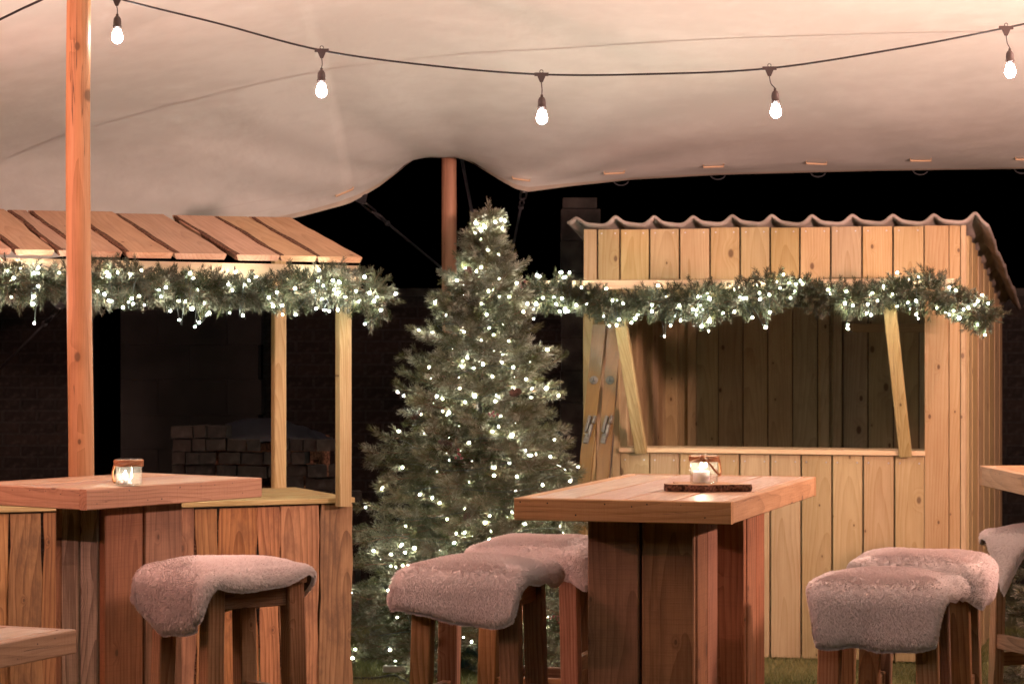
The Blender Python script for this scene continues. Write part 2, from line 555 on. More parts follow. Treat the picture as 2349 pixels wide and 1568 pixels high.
# grass
m, nt, b = new_mat('lawn_soil')
tc = N(nt, 'ShaderNodeTexCoord')
n = N(nt, 'ShaderNodeTexNoise'); n.inputs['Scale'].default_value = 6; n.inputs['Detail'].default_value = 8
nt.links.new(tc.outputs['Object'], n.inputs['Vector'])
nt.links.new(mixc(nt, n.outputs[0], (.05, .06, .015), (.10, .09, .03)), b.inputs['Base Color'])
b.inputs['Roughness'].default_value = 1
bump(nt, b, n.outputs[0], 1, .03)
M['soil'] = m
m, nt, b = new_mat('grass_blades')
at = N(nt, 'ShaderNodeAttribute', attribute_name='tint')
s = N(nt, 'ShaderNodeSeparateColor'); nt.links.new(at.outputs['Color'], s.inputs[0])
nt.links.new(mixc(nt, s.outputs[0], (.05, .075, .012), (.19, .16, .05)), b.inputs['Base Color'])
b.inputs['Roughness'].default_value = .7
M['grass'] = m

# roof sheet
m, nt, b = new_mat('weathered_roof_sheet')
tc = N(nt, 'ShaderNodeTexCoord')
n = N(nt, 'ShaderNodeTexNoise'); n.inputs['Scale'].default_value = 9; n.inputs['Detail'].default_value = 8
nt.links.new(tc.outputs['Object'], n.inputs['Vector'])
nt.links.new(mixc(nt, sstep(nt, n.outputs[0], .35, .7), (.20, .165, .135), (.34, .28, .24)), b.inputs['Base Color'])
b.inputs['Roughness'].default_value = .6
bump(nt, b, n.outputs[0], .3, .004)
M['sheet'] = m
# ================================================================== ground
gme = pymesh('ground', [(-40, -15, 0), (40, -15, 0), (40, 60, 0), (-40, 60, 0)], [(0, 1, 2, 3)])
ground = tag(link('ground', gme, M['soil']), kind='structure')

def grass_patch(x0, x1, y0, y1, n):
    x = RNG.uniform(x0, x1, n); y = RNG.uniform(y0, y1, n)
    h = RNG.uniform(.012, .034, n) * (1 + .25 * np.sin(x * 9) * np.sin(y * 7))
    a = RNG.uniform(0, 6.283, n); w = RNG.uniform(.0012, .0024, n)
    lx = RNG.normal(0, .012, n); ly = RNG.normal(0, .012, n)
    b0 = np.stack([x - w * np.cos(a), y - w * np.sin(a), np.zeros(n)], 1)
    b1 = np.stack([x + w * np.cos(a), y + w * np.sin(a), np.zeros(n)], 1)
    t = np.stack([x + lx, y + ly, h], 1)
    v = np.stack([b0, b1, t], 1).reshape(-1, 3)
    f = np.arange(n * 3).reshape(-1, 3)
    patch = .5 + .5 * np.sin(x * 2.3 + 1.7 * np.sin(y * 1.9)) * np.cos(y * 2.9)
    tint = np.clip(RNG.uniform(0, .7, n) + .45 * patch, 0, 1)
    return v, f, np.repeat(tint, 3)
v, f, t = grass_patch(-1.1, 3.1, 10.9, 14.4, 150000)
grass = tag(link('grass', fast_mesh('grass', v, f, t), M['grass']), 'short green lawn under the tent and around the stalls', 'grass', kind='stuff')

# ================================================================== stretch tent
_edge = [(-900, 760, 13.2), (-400, 690, 13.5), (0, 608, 13.9), (300, 566, 14.1), (575, 519, 14.3), (700, 491, 14.4), (790, 467, 14.45), (812, 459, 14.5), (868, 426, 14.5),
         (915, 390, 14.5), (950, 358, 14.5), (985, 352, 14.5), (1045, 352, 14.5), (1066, 360, 14.5), (1100, 381, 14.5), (1150, 412, 14.5),
         (1186, 432, 14.5), (1212, 437, 14.5), (1300, 425, 14.5), (1450, 409, 14.5), (1650, 398, 14.5), (2000, 389, 14.5), (2349, 384, 14.5), (2800, 386, 14.5), (3600, 430, 14.5)]
_ep = [P(*e) for e in _edge]
EX = np.array([p.x for p in _ep]); EY = np.array([p.y for p in _ep]); EZ = np.array([p.z for p in _ep])

_gx = np.linspace(-8, 8, 3201)
_gk = np.exp(-(np.arange(-120, 121) * .005 / .34) ** 2); _gk /= _gk.sum()
_gz = np.convolve(np.pad(np.interp(_gx, EX, EZ), 120, mode='edge'), _gk, mode='valid')
def tent_z(X, Y):
    X = np.asarray(X, float); Y = np.asarray(Y, float)
    ez = np.interp(X, EX, EZ); ey = np.interp(X, EX, EY)
    d = np.maximum(0, ey - Y)
    k_ = np.exp(-d / .16)
    ez = ez * k_ + np.interp(X, _gx, _gz) * (1 - k_)
    drop = -np.minimum(1.1, .062 * np.maximum(0, -X) ** 2)
    def zi(d):
        return 2.42 + 1.17 * (1 - np.exp(-d / 3.5)) + drop * np.clip(d / 3.0, .3, 1)
    fold = .012 * np.sin(X * 2.1 + Y * 1.3) * np.exp(-((d - 2) / 1.5) ** 2)
    xp = X - (1031 - 1174.5) * 14.5 / FPX
    an = np.arctan2(xp, d + .25)
    rr = np.hypot(xp, d)
    fold = fold + .006 * np.sin(an * 17 + 1.5 * np.sin(rr * 1.3)) * np.exp(-((rr - 1.2) / 1.0) ** 2)
    fold = fold + .006 * np.sin(X * 9 + 2 * np.sin(d * 2.2)) * np.exp(-d / .5) * np.clip(d / .2, 0, 1)
    return zi(d) + (ez - zi(0 * d)) * np.exp(-d / .6) + fold * np.clip(d / .15, 0, 1)

def tent_hit(px, py):
    """where the line of sight through a photo point meets the canvas"""
    lo, hi = 4.0, 14.6
    f = lambda Y: CAM_H - (py - 760) * Y / FPX - float(tent_z((px - 1174.5) * Y / FPX, Y))
    for _ in range(50):
        mid = .5 * (lo + hi)
        if f(mid) > 0: hi = mid
        else: lo = mid
    return P(px, py, .5 * (lo + hi))

tent = empty('stretch_tent', (0, 14.5, 0), 0, 'cream stretch tent canopy lifted to a peak over the pole behind the tree', 'tent')
def T(p): return Vector(p) - Vector((0, 14.5, 0))
xs = np.unique(np.concatenate([np.linspace(-6.5, 5.8, 420), EX[(EX > -1.0) & (EX < .3)]]))
nS = 70
vs, fs = [], []
for i in range(nS + 1):
    d = 17.0 * (i / nS) ** 1.7
    yy = np.interp(xs, EX, EY) - d
    zz = tent_z(xs, yy)
    for x, y, z in zip(xs, yy, zz):
        vs.append((x, y - 14.5, z))
nx = len(xs)
for i in range(nS):
    for j in range(nx - 1):
        a = i * nx + j
        fs.append((a, a + 1, a + nx + 1, a + nx))
link('canopy', pymesh('canopy', vs, fs), M['canvas'], tent, smooth=True)

def tent_strip(name, pts, half, mat, lift=.004):
    vs, fs = [], []
    n = len(pts)
    for i, p in enumerate(pts):
        t = (pts[min(i + 1, n - 1)] - pts[max(i - 1, 0)]).normalized()
        up = Vector((0, 0, 1))
        s = t.cross(up).normalized()
        for k in (-1, 1):
            q = p + s * (half * k)
            q.z = float(tent_z(q.x, q.y)) - lift
            vs.append(T(q))
    for i in range(n - 1):
        a = i * 2
        fs.append((a, a + 1, a + 3, a + 2))
    return link(name, pymesh(name, vs, fs), mat, tent, smooth=True)

seam = [(-150, 440), (0, 370), (151, 309), (300, 266), (503, 214), (725, 166), (956, 135), (1174, 117), (1602, 91), (2055, 76), (2349, 73), (2500, 73)]
tent_strip('seam', catmull([tent_hit(*s) for s in seam], 8), .011, M['seam'])
def edge_line(d, x0=-2.2, x1=3.4, n=150):
    out = []
    for x in np.linspace(x0, x1, n):
        y = float(np.interp(x, EX, EY)) - d
        out.append(Vector((x, y, float(tent_z(x, y)))))
    return out
tent_strip('hem_stitching', edge_line(.20), .004, M['seam'])
tent_strip('hem_stitching', edge_line(.115), .003, M['seam'])
tent_strip('hem', edge_line(.02), .02, M['hem'], .007)
for px, py, px2, py2 in ((1176, 405, 1216, 410), (1386, 394, 1432, 392), (1614, 379, 1660, 377), (1850, 370, 1896, 372), (2088, 364, 2136, 364), (2330, 361, 2372, 361), (770, 446, 810, 429), (560, 520, 600, 505)):
    a, b = tent_hit(px, py), tent_hit(px2, py2)
    dn = Vector((0, -.004, -.012))
    tube('bungee_loop', [T(a), T(a) + dn, T(b) + dn, T(b)], .0055, M['cream_cord'], tent, 5)
for px in (1425, 1647, 1877, 2112, 2345):
    x = (px - 1174.5) * 14.5 / FPX
    c = Vector((x, 14.5, float(tent_z(x, 14.5)) - .002))
    arc = [T(c) + Vector((.042 * math.cos(a), .012, -.030 * math.sin(a))) for a in np.linspace(0, math.pi, 10)]
    tube('edge_ring', arc, .004, M['strap'], tent, 5)

def guy_line(label, clip, end, side=0.02, c0=.10, c1=.16):
    """webbing tab, carabiner and rope running from the canvas edge to the wall behind"""
    a, e = clip, end
    d = (e - a).normalized()
    L = (e - a).length
    root = empty('guy_rope', a, 0, label, 'rope', 'guy ropes at the canvas edge')
    q = lambda s: d * s
    lat = Vector((1, 0, 0)); lat = (lat - d * lat.dot(d)).normalized()
    v = [lat * -.055 + Vector((0, 0, .02)), lat * .055 + Vector((0, 0, .02)), q(c0 * .75) + lat * .012, q(c0 * .75) - lat * .012]
    off = d.cross(lat) * .004
    vv = [p + off for p in v] + [p - off for p in v]
    link('webbing_tab', pymesh('webbing_tab', vv, [(0, 1, 2, 3), (7, 6, 5, 4), (0, 4, 5, 1), (1, 5, 6, 2), (2, 6, 7, 3), (3, 7, 4, 0)]), M['strap'], root)
    ring = []
    for k in range(20):
        an = 2 * math.pi * k / 20
        s = c0 * .7 + (c1 * .5) * (1 - math.cos(an))
        ring.append(q(s) + lat * (.016 * math.copysign(min(1, abs(math.sin(an)) * 1.6), math.sin(an))))
    tube('carabiner', ring, .006, M['steel'], root, 6, True)
    s0 = c0 * .7 + c1 - .01
    tube('rope_eye', [q(s0) + lat * .004, q(s0 + .10) + lat * .012, q(s0 + .2)], .006, M['strap'], root)
    tube('rope_eye', [q(s0) - lat * .004, q(s0 + .10) - lat * .012, q(s0 + .2)], .006, M['strap'], root)
    kv, kf = lathe_geo([(.001, -.022), (.014, -.014), (.018, 0), (.014, .014), (.001, .022)], 8)
    kn = link('knot', pymesh('knot', kv, kf), M['strap'], root, axes(q(s0 + .2), lat, d), True)
    tube('rope', [q(s0 + .2), q(L)], .007, M['strap'], root)
    return root
x = lambda px: (px - 1174.5) * 14.5 / FPX
guy_line('thin rope and carabiner off the low canvas corner left of the pole', P(822, 457, 14.5), P(1195, 764, 16.9))
guy_line('short rope and carabiner on the canvas corner right of the tree top', P(1203, 434, 14.5), P(1160, 652, 16.9), c0=.08)
guy_line('rope with carabiner under the garland by the left tent pole', P(140, 704, 13.95), P(-60, 905, 16.0), c0=.05)
tube_o = tube('pole_strap', [P(1058, 358, 14.52), P(1118, 668, 16.9)], .010, M['strap'])
tag(tube_o, 'dark webbing strap running down from the peak right of the pole', 'strap')

def pole(name, px_top, px_bot, Y, r, z1, label):
    root = empty(name, ((px_bot - 1174.5) * Y / FPX, Y, 0), 0, label, 'pole', 'round tent poles')
    dx = (px_top - px_bot) * Y / FPX
    rows, seg = 46, 28
    vs, fs = [], []
    for i in range(rows + 1):
        t = i / rows
        z = z1 * t
        rr = r * (1.06 - .12 * t)
        cx = dx * t + .006 * math.sin(z * 2.1 + px_top)
        for j in range(seg):
            a = 2 * math.pi * j / seg
            k = rr * (1 + .02 * mnoise.noise(Vector((math.cos(a) * 1.5, math.sin(a) * 1.5, z * 2.2 + px_top))) + .012 * mnoise.noise(Vector((math.cos(a) * 4, math.sin(a) * 4, z * 6))))
            vs.append((cx + k * math.cos(a), k * math.sin(a), z))
    for i in range(rows):
        for j in range(seg):
            fs.append((i * seg + j, i * seg + (j + 1) % seg, (i + 1) * seg + (j + 1) % seg, (i + 1) * seg + j))
    fs.append(tuple(rows * seg + j for j in range(seg)))
    link('shaft', pymesh('shaft', vs, fs), M['pole'], root, smooth=True)
    # drying cracks: thin dark slivers let into the bark side facing the tables
    return root
pole('tent_pole', 182, 184, 9.9, .0475, float(tent_z((182 - 1174.5) * 9.9 / FPX, 9.9)) - .01, 'thick round wooden tent pole standing behind the left table')
pole('tent_pole', 1031, 1040, 14.46, .043, float(tent_z((1031 - 1174.5) * 14.46 / FPX, 14.46)) - .012, 'slimmer round wooden pole behind the Christmas tree')

# ================================================================== timber shed stall
SY = R(-15.2)
ce, se = math.cos(SY), math.sin(SY)
SFL = Vector((.367, 13.336, 0))
SW, SD = 1.94, 2.0
shed = empty('timber_stall', SFL, SY, 'pale timber stall with open serving hatch and wavy sheet roof', 'stall')
def sx(px, yo=0.0):
    k = (px - 1174.5) / FPX
    return (k * (SFL.y + yo * ce) - (SFL.x - yo * se)) / (ce - k * se)
def shed_world(x, y, z):
    return Vector((SFL.x + x * ce - y * se, SFL.y + x * se + y * ce, z))
XD = (1, 0, 0)
G = .009
ZF0, ZF1 = 1.905, 2.16
# fascia boards
fe = [1338, 1371, 1422.6, 1490.5, 1559, 1629, 1698, 1766.8, 1835, 1906, 1977.6, 2048.6, 2120.5]
for a, b in zip(fe[:-1], fe[1:]):
    x0, x1 = sx(a), sx(b)
    z0 = ZF0 + random.uniform(-.004, .003)
    f_ = board('cladding_board', shed, ((x0 + x1) / 2, random.uniform(-.003, .003), z0), ((x0 + x1) / 2, 0, ZF1 + random.uniform(-.004, .002)), x1 - x0 - G, .02, XD, M['shed'], variant=a)
    if x1 - x0 > .1:
        for kx in (.2, .8):
            nv, nf = lathe_geo([(.0001, -.002), (.004, -.002), (.004, .004)], 6)
            link('nail', pymesh('nail', nv, nf), M['nail'], f_, Matrix.Translation(((kx - .5) * (x1 - x0), -.0125, ZF1 - z0 - .022)) @ Matrix.Rotation(R(-90), 4, 'X'))
# corner stiles run full height on the right
for a, b, dy in ((2120.5, 2177, 0), (2177, 2203.6, .004), (2203.6, 2217, -.002)):
    x0, x1 = sx(a), sx(b)
    board('stile', shed, ((x0 + x1) / 2, dy, 0), ((x0 + x1) / 2, dy, ZF1), x1 - x0 - .003, .022, XD, M['shed'], variant=a)
# left stile behind the skis
for a, b, dy in ((1338, 1368, 0), (1368, 1404, .004), (1404, 1423, -.001)):
    x0, x1 = sx(a), sx(b)
    board('stile', shed, ((x0 + x1) / 2, dy, 0), ((x0 + x1) / 2, dy, ZF0 - .006), x1 - x0 - .003, .022, XD, M['shed'], variant=a + 1)
# counter front boards
le = [1423, 1491, 1559, 1627, 1697, 1767, 1838, 1909, 1980, 2052, 2122]
for a, b in zip(le[:-1], le[1:]):
    x0, x1 = sx(a), sx(b)
    z1 = 1.026
    f_ = board('counter_board', shed, ((x0 + x1) / 2, random.uniform(-.003, .003), .015), ((x0 + x1) / 2, random.uniform(-.002, .002), z1), x1 - x0 - G, .02, XD, M['shed'], variant=a)
    for kx in (.18, .82):
        nv, nf = lathe_geo([(.0001, -.002), (.004, -.002), (.004, .004)], 6)
        link('nail', pymesh('nail', nv, nf), M['nail'], f_, Matrix.Translation(((kx - .5) * (x1 - x0), -.0125, z1 - .05)) @ Matrix.Rotation(R(-90), 4, 'X'))
board('counter_top', shed, (sx(1423), .10, 1.0405), (sx(2123), .10, 1.0405), .26, .024, (0, 1, 0), M['batten'])
# header behind the fascia, hatch jambs
board('header', shed, (.02, .035, 1.86), (SW - .02, .035, 1.86), .09, .04, (0, 0, 1), M['shed_in'])
board('jamb', shed, (sx(1423) - .0, .045, 1.055), (sx(1423), .045, 1.81), .06, .05, XD, M['shed_in'])
board('jamb', shed, (sx(2124) + .03, .045, 1.055), (sx(2124) + .03, .045, 1.81), .06, .05, XD, M['shed_in'])
drop = lambda y: ZF1 - .02 - .175 * y
# right side wall: narrow log-lap boards
n = 12
for i in range(n):
    w = (SD - .02) / n
    y0 = .012 + i * w
    zt = drop(y0 + w) + .0
    board('side_board', shed, (SW - .012 + (.003 if i % 2 else 0), y0 + w / 2, .01), (SW - .012 + (.003 if i % 2 else 0), y0 + w / 2, zt), w - .003, .024, (0, 1, 0), M['shed'], variant=i, bevel=.006)
# left side wall
n = 14
for i in range(n):
    w = (SD - .02) / n
    y0 = .012 + i * w
    board('side_board', shed, (.012, y0 + w / 2, .01), (.012, y0 + w / 2, drop(y0 + w)), w - .004, .022, (0, 1, 0), M['shed_in'], variant=i)
# back wall
n = 13
for i in range(n):
    w = (SW - .06) / n
    x0 = .03 + i * w
    board('back_board', shed, (x0 + w / 2, SD + random.uniform(-.003, .003), .01), (x0 + w / 2, SD, drop(SD) - .01), w - .006, .022, XD, M['shed_in'], variant=i)
# door frame battens on the back wall
for px in (1893, 1921):
    xx = sx(px, SD - .05)
    board('door_batten', shed, (xx, SD - .04, .02), (xx, SD - .04, 1.78), .05, .03, XD, M['shed_in'])
board('door_batten', shed, (sx(1921, SD) + .04, SD - .035, 1.66), (SW - .06, SD - .035, 1.66), .05, .03, (0, 0, 1), M['shed_in'])
board('corner_post', shed, (.055, SD - .05, .01), (.055, SD - .05, 1.78), .07, .06, XD, M['shed_in'])
board('corner_post', shed, (.17, SD - .03, .01), (.17, SD - .03, 1.78), .05, .035, XD, M['shed_in'])
# roof sheet: pantile profile, steps down the slope
def pant(u):
    u = u % 1.0
    return .036 * math.exp(-((u - .5) / .17) ** 2) - .004 * math.sin(2 * math.pi * u)
x0r, x1r = -.075, SW + .105
cols, rows = 190, 62
vs, fs = [], []
per = .2
for i in range(rows + 1):
    y = -.05 + (SD + .13) * i / rows
    stepf = (y + .05) / .31
    st = .020 * (stepf - math.floor(stepf))
    for j in range(cols + 1):
        xx = x0r + (x1r - x0r) * j / cols
        z = pant((xx - (SW + .035)) / per + .5)
        z *= 1.0 + .05 * math.sin(xx * 7)
        if xx > SW + .05: z -= .55 * (xx - SW - .05)
        if xx < -.02: z += .28 * (-.02 - xx)
        sag = .003 * math.sin(xx * 3.1) + .002 * math.sin(xx * 9.7 + y)
        vs.append((xx + .004 * math.sin(y * 9), y + .004 * math.sin(xx * 5), ZF1 + .006 - .175 * y + z - st + .012 + sag))
for i in range(rows):
    for j in range(cols):
        a = i * (cols + 1) + j
        fs.append((a, a + 1, a + cols + 2, a + cols + 1))
rf = link('roof', pymesh('roof', vs, fs), M['sheet'], shed, smooth=True)
md = rf.modifiers.new('thick', 'SOLIDIFY'); md.thickness = .014; md.offset = -1
tag(rf, 'weathered grey wavy roof sheet')
# canopy batten held out in front on props
BO = -.45
board('batten', shed, (sx(1205, BO), BO, 1.868), (sx(2190, BO), BO, 1.868), .045, .03, (0, 0, 1), M['batten'])
bx0, bx1 = sx(1205, BO), sx(2190, BO)
for px_t, px_b in ((1408, 1474), (2034, 2079)):
    board('prop', shed, (sx(px_b), -.028, 1.03), (sx(px_t, BO), BO + .035, 1.85), .06, .034, XD, M['post'], bevel=.004)
for xx in (sx(1440), sx(1700), sx(2090)):
    board('bracket', shed, (xx, .03, 1.82), (xx, BO + .02, 1.862), .034, .05, XD, M['post'])
# floor inside
link('stall_floor', pymesh('stall_floor', *box_geo(.03, SW - .03, .03, SD - .03, .004, .03)), M['shed_in'], shed)

# ================================================================== skis and cable against the stall
def ski(px_t, y_t, px_b, y_b, label):
    xt, xb = sx(px_t, -.06), sx(px_b, -.22)
    ztop = 1.64 + (760 - y_t) * 13.2 / FPX
    pb = Vector((sx(px_b, -.22), -.22, CAM_H - (y_b - 760) * 13.07 / FPX))
    pt = Vector((xt, -.05, ztop))
    d = (pt - pb).normalized()
    k = -pb.z / d.z
    foot = pb + d * k
    foot.z += .012
    L = 1.79
    w0 = shed_world(*foot)
    root = empty('ski', w0, SY, label, 'ski', 'old skis leaning on the stall')
    n = 40
    vs, fs = [], []
    for i in range(n + 1):
        t = i / n
        z = L * t
        wdt = .032 + .003 * (abs(t - .45) * 2) ** 2
        if t > .93: wdt *= math.sqrt(max(.02, 1 - ((t - .93) / .07) ** 2))
        if t < .015: wdt *= .9
        th = .004 + .007 * math.exp(-((t - .45) / .28) ** 2)
        curl = -.07 * max(0, (t - .93) / .07) ** 2
        for (a, b) in ((-1, -1), (1, -1), (1, 1), (-1, 1)):
            vs.append((a * wdt, b * th + curl, z))
    for i in range(n):
        for j in range(4):
            a, b = i * 4 + j, i * 4 + (j + 1) % 4
            fs.append((a, b, b + 4, a + 4))
    fs += [(3, 2, 1, 0), tuple(n * 4 + j for j in range(4))]
    mw = axes((0, 0, 0), XD, d)
    link('blade', pymesh('blade', vs, fs), M['ski'], root, mw)
    # round badge, foot binding
    zb = (pt.z - .135 - foot.z) / d.z
    def on(zw): return (zw - foot.z) / d.z
    zbadge = on(CAM_H - (873 - 760) * 13.1 / FPX)
    bv, bf = lathe_geo([(.0001, .0), (.021, .0), (.022, -.003), (.018, -.0045), (.017, -.003), (.0001, -.003)], 20)
    bd = link('badge', pymesh('badge', bv, bf), M['dull'], root, mw @ Matrix.Translation((0, -.0125, zbadge)) @ Matrix.Rotation(R(-90), 4, 'X') @ Matrix.Scale(-1, 4, (0, 0, 1)), True)
    link('badge_mark', pymesh('badge_mark', *merge([box_geo(-.008, .008, -.0035, 0, -.009, -.005), box_geo(-.003, .003, -.0035, 0, -.005, .009)])), M['black'], root, mw @ Matrix.Translation((0, -.0125, zbadge)))
    zk = on(CAM_H - (995 - 760) * 13.05 / FPX)
    tilt = Matrix.Rotation(R(9), 4, 'Y')
    g = [box_geo(-.019, -.004, -.034, -.010, .0, .085), box_geo(.002, .016, -.040, -.010, -.02, .045), box_geo(-.012, .012, -.028, -.008, -.055, -.005), box_geo(.010, .022, -.045, -.012, .05, .09)]
    bi = link('binding', pymesh('binding', *merge(g)), M['dull'], root, mw @ Matrix.Translation((0, 0, zk)) @ tilt)
    mdd = bi.modifiers.new('b', 'BEVEL'); mdd.width = .003; mdd.segments = 2
    return root
ski(1376, 731, 1342, 1099, 'varnished brown ski leaning on the stall, nearer its outer edge')
ski(1409, 757, 1383, 1094, 'varnished brown ski leaning beside the black cable')
cb = catmull([shed_world(sx(px), -.02 - .01 * k, CAM_H - (y - 760) * 13.25 / FPX) for k, (px, y) in enumerate([(1420, 760), (1418, 850), (1415, 920), (1409, 960), (1411, 1010), (1408, 1060), (1405, 1110), (1408, 1300), (1412, 1515)])], 6)
tag(tube('power_cable', cb, .007, M['black']), 'black power cable hanging down beside the leaning skis', 'cable')

# ================================================================== left bar of waney boards
BY = R(24)
cb_, sb_ = math.cos(BY), math.sin(BY)
BFR = Vector((-.6756, 11.0, 0))
bar = empty('rustic_bar', BFR, BY, 'rustic bar of rough waney boards with a sloping plank roof', 'bar')
def bx(px, yo=0.0):
    k = (px - 1174.5) / FPX
    return (k * (BFR.y + yo * cb_) - (BFR.x - yo * sb_)) / (cb_ - k * sb_)
def bar_world(x, y, z):
    return Vector((BFR.x + x * cb_ - y * sb_, BFR.y + x * sb_ + y * cb_, z))
BL = -2.55
ce_ = [806, 730, 640, 590, 500, 446, 380, 300, 215, 95, 20, -70, -150, -230]
zc = .945
for i, (b, a) in enumerate(zip(ce_[:-1], ce_[1:])):
    x0, x1 = bx(a), bx(b)
    fb = board('front_board', bar, ((x0 + x1) / 2 + random.uniform(-.004, .004), random.uniform(-.008, .008), .01), ((x0 + x1) / 2, random.uniform(-.006, .006), zc - .028 + random.uniform(-.006, .004)), x1 - x0 - .003, .028, XD, M['bar'], wany=.008, variant=i)
    if i % 3 == 1:
        board('bark_edge', fb, (-(x1 - x0) / 2 + .004, .004, .004), (-(x1 - x0) / 2 + .004, .004, zc - .05), .02, .024, XD, M['bark'], wany=.006, variant=90 + i)
for i in range(6):
    board('end_board', bar, (-.014, .03 + .12 * i + .06, .01), (-.014, .03 + .12 * i + .06, zc - .03), .118, .02, (0, 1, 0), M['bar'], variant=40 + i)
for i in range(3):
    board('ledge_board', bar, (BL, -.03 + .255 * i + .127, zc - .012), (.005, -.03 + .255 * i + .127, zc - .012 + .001 * i), .25, .022, (0, 1, 0), M['post'], variant=i)
EZR = 1.924
board('post', bar, (-.052, -.045, zc - .035), (-.052, -.045, EZR - .02), .056, .05, XD, M['post'], bevel=.004)
board('post', bar, (-.075, .72, zc + .001), (-.075, .72, 2.04), .056, .05, XD, M['post'], bevel=.004, variant=2)
board('post', bar, (-2.3, -.045, zc - .035), (-2.3, -.045, EZR + .005), .056, .05, XD, M['post'], bevel=.004, variant=3)
board('post', bar, (-2.3, .72, zc + .001), (-2.3, .72, 2.04), .056, .05, XD, M['post'], bevel=.004, variant=4)
# eave beam and ridge beam, roof boards
tl = .011                                  # the roof sits slightly out of level
board('eave_beam', bar, (BL, -.075, EZR - .045 - tl * BL), (.0, -.075, EZR - .045), .07, .03, (0, 0, 1), M['batten'])
board('back_beam', bar, (BL, .70, EZR + .105 - tl * BL), (-.03, .70, EZR + .105), .07, .03, (0, 0, 1), M['batten'])
edges = [(728, 827), (644, 725), (541, 639), (402, 520), (289, 392), (186, 280), (136, 182), (35, 124), (-60, 22), (-160, -70), (-240, -168)]
for i, (a, b) in enumerate(edges):
    x0, x1 = bx(a, -.15), bx(b, -.15)
    xm = (x0 + x1) / 2
    zz = -tl * xm
    sk = random.uniform(-.006, .006)
    j = random.uniform(-.002, .002)
    rb = board('roof_board', bar, (xm, -.15 + j * 2, EZR + zz + .011), (xm + sk, .737 + j, EZR + zz + .20 + .011 + random.uniform(-.003, .003)), x1 - x0 + .006, .024, XD, M['roof'], wany=.006, variant=60 + i)
    board('bark_edge', rb, (-(x1 - x0) / 2 + .004, -.003, .004), (-(x1 - x0) / 2 + .004, -.003, .88), .022, .026, XD, M['bark'], wany=.006, variant=70 + i)

# ================================================================== background: walls, pier, brick stack
def brick_wall(label, X0, X1, Y, H, near):
    root = empty('brick_wall', (X0, Y, 0), 0, label, 'wall', 'dark garden walls behind the stalls')
    Lw = X1 - X0
    link('wall_core', pymesh('wall_core', *box_geo(0, Lw, .008, .22, 0, H)), M['mortar'], root)
    base = []
    for k in range(3):
        g = box_geo(.002, .213 - .004 * k, 0, .09, .002, .064)
        me = pymesh('brick', *g); me.materials.append(M['brick']); base.append(me)
    half = pymesh('brick', *box_geo(.002, .102, 0, .09, .002, .064)); half.materials.append(M['brick'])
    rest = []
    for r_ in range(int(H / .075)):
        x = -.1125 * (r_ % 2)
        while x < Lw - .05:
            me = base[random.randrange(3)]
            x0 = x
            if x < 0: x0, me = 0.0, half
            elif x + .215 > Lw: me = half
            X = X0 + x0 + .1
            px = 1174.5 + X / Y * FPX
            j = random.uniform(-.004, .004)
            if near(px, r_ * .075):
                link('brick', me, None, root, Matrix.Translation((x0, j, .005 + r_ * .075)))
            else:
                rest.append(([(v.co.x + x0, v.co.y + j, v.co.z + .005 + r_ * .075) for v in me.vertices], [tuple(p.vertices) for p in me.polygons]))
            x += .225
    cop = random.Random(3)
    x = -.02
    k = 0
    while x < Lw:
        w = .3
        link('coping', pymesh('coping', *box_geo(x, min(x + w, Lw + .02) - .006, -.03, .25, H + .002, H + .05)), M['stone'], root)
        x += w
    if rest:
        o = link('brickwork', pymesh('brickwork', *merge(rest)), M['brick'], root)
        o['kind'] = 'stuff'
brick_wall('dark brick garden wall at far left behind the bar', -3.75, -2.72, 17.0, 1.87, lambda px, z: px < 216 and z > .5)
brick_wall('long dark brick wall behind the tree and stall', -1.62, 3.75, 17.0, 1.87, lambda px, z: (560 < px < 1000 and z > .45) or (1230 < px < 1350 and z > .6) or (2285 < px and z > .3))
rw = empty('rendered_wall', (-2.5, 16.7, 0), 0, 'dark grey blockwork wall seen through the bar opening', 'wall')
random.seed(5)
for r_ in range(9):
    x = -.2 * (r_ % 2)
    while x < .9:
        x0, x1 = max(0, x), min(.9, x + .44)
        if x1 - x0 > .03:
            link('block', pymesh('block', *box_geo(x0 + .001, x1 - .001, random.uniform(-.002, .002), .2, r_ * .222 + .001, r_ * .222 + .2215)), M['render'], rw)
        x += .44
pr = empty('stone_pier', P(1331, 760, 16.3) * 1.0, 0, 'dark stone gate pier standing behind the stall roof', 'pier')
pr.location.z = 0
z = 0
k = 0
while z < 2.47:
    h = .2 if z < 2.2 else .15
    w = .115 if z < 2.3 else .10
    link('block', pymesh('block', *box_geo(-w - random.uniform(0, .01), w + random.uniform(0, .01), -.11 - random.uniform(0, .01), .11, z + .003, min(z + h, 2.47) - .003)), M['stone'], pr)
    z += h
stk = empty('brick_stack', P(385, 1118, 13.6), 0, 'rough stack of old bricks in the dark behind the bar', 'bricks')
stk.location.z = 0
sc_ = 13.6 / FPX
rows_ = [(385, 770, 0), (390, 765, 1), (388, 762, 2), (385, 760, 3)]
zlev = 0.0
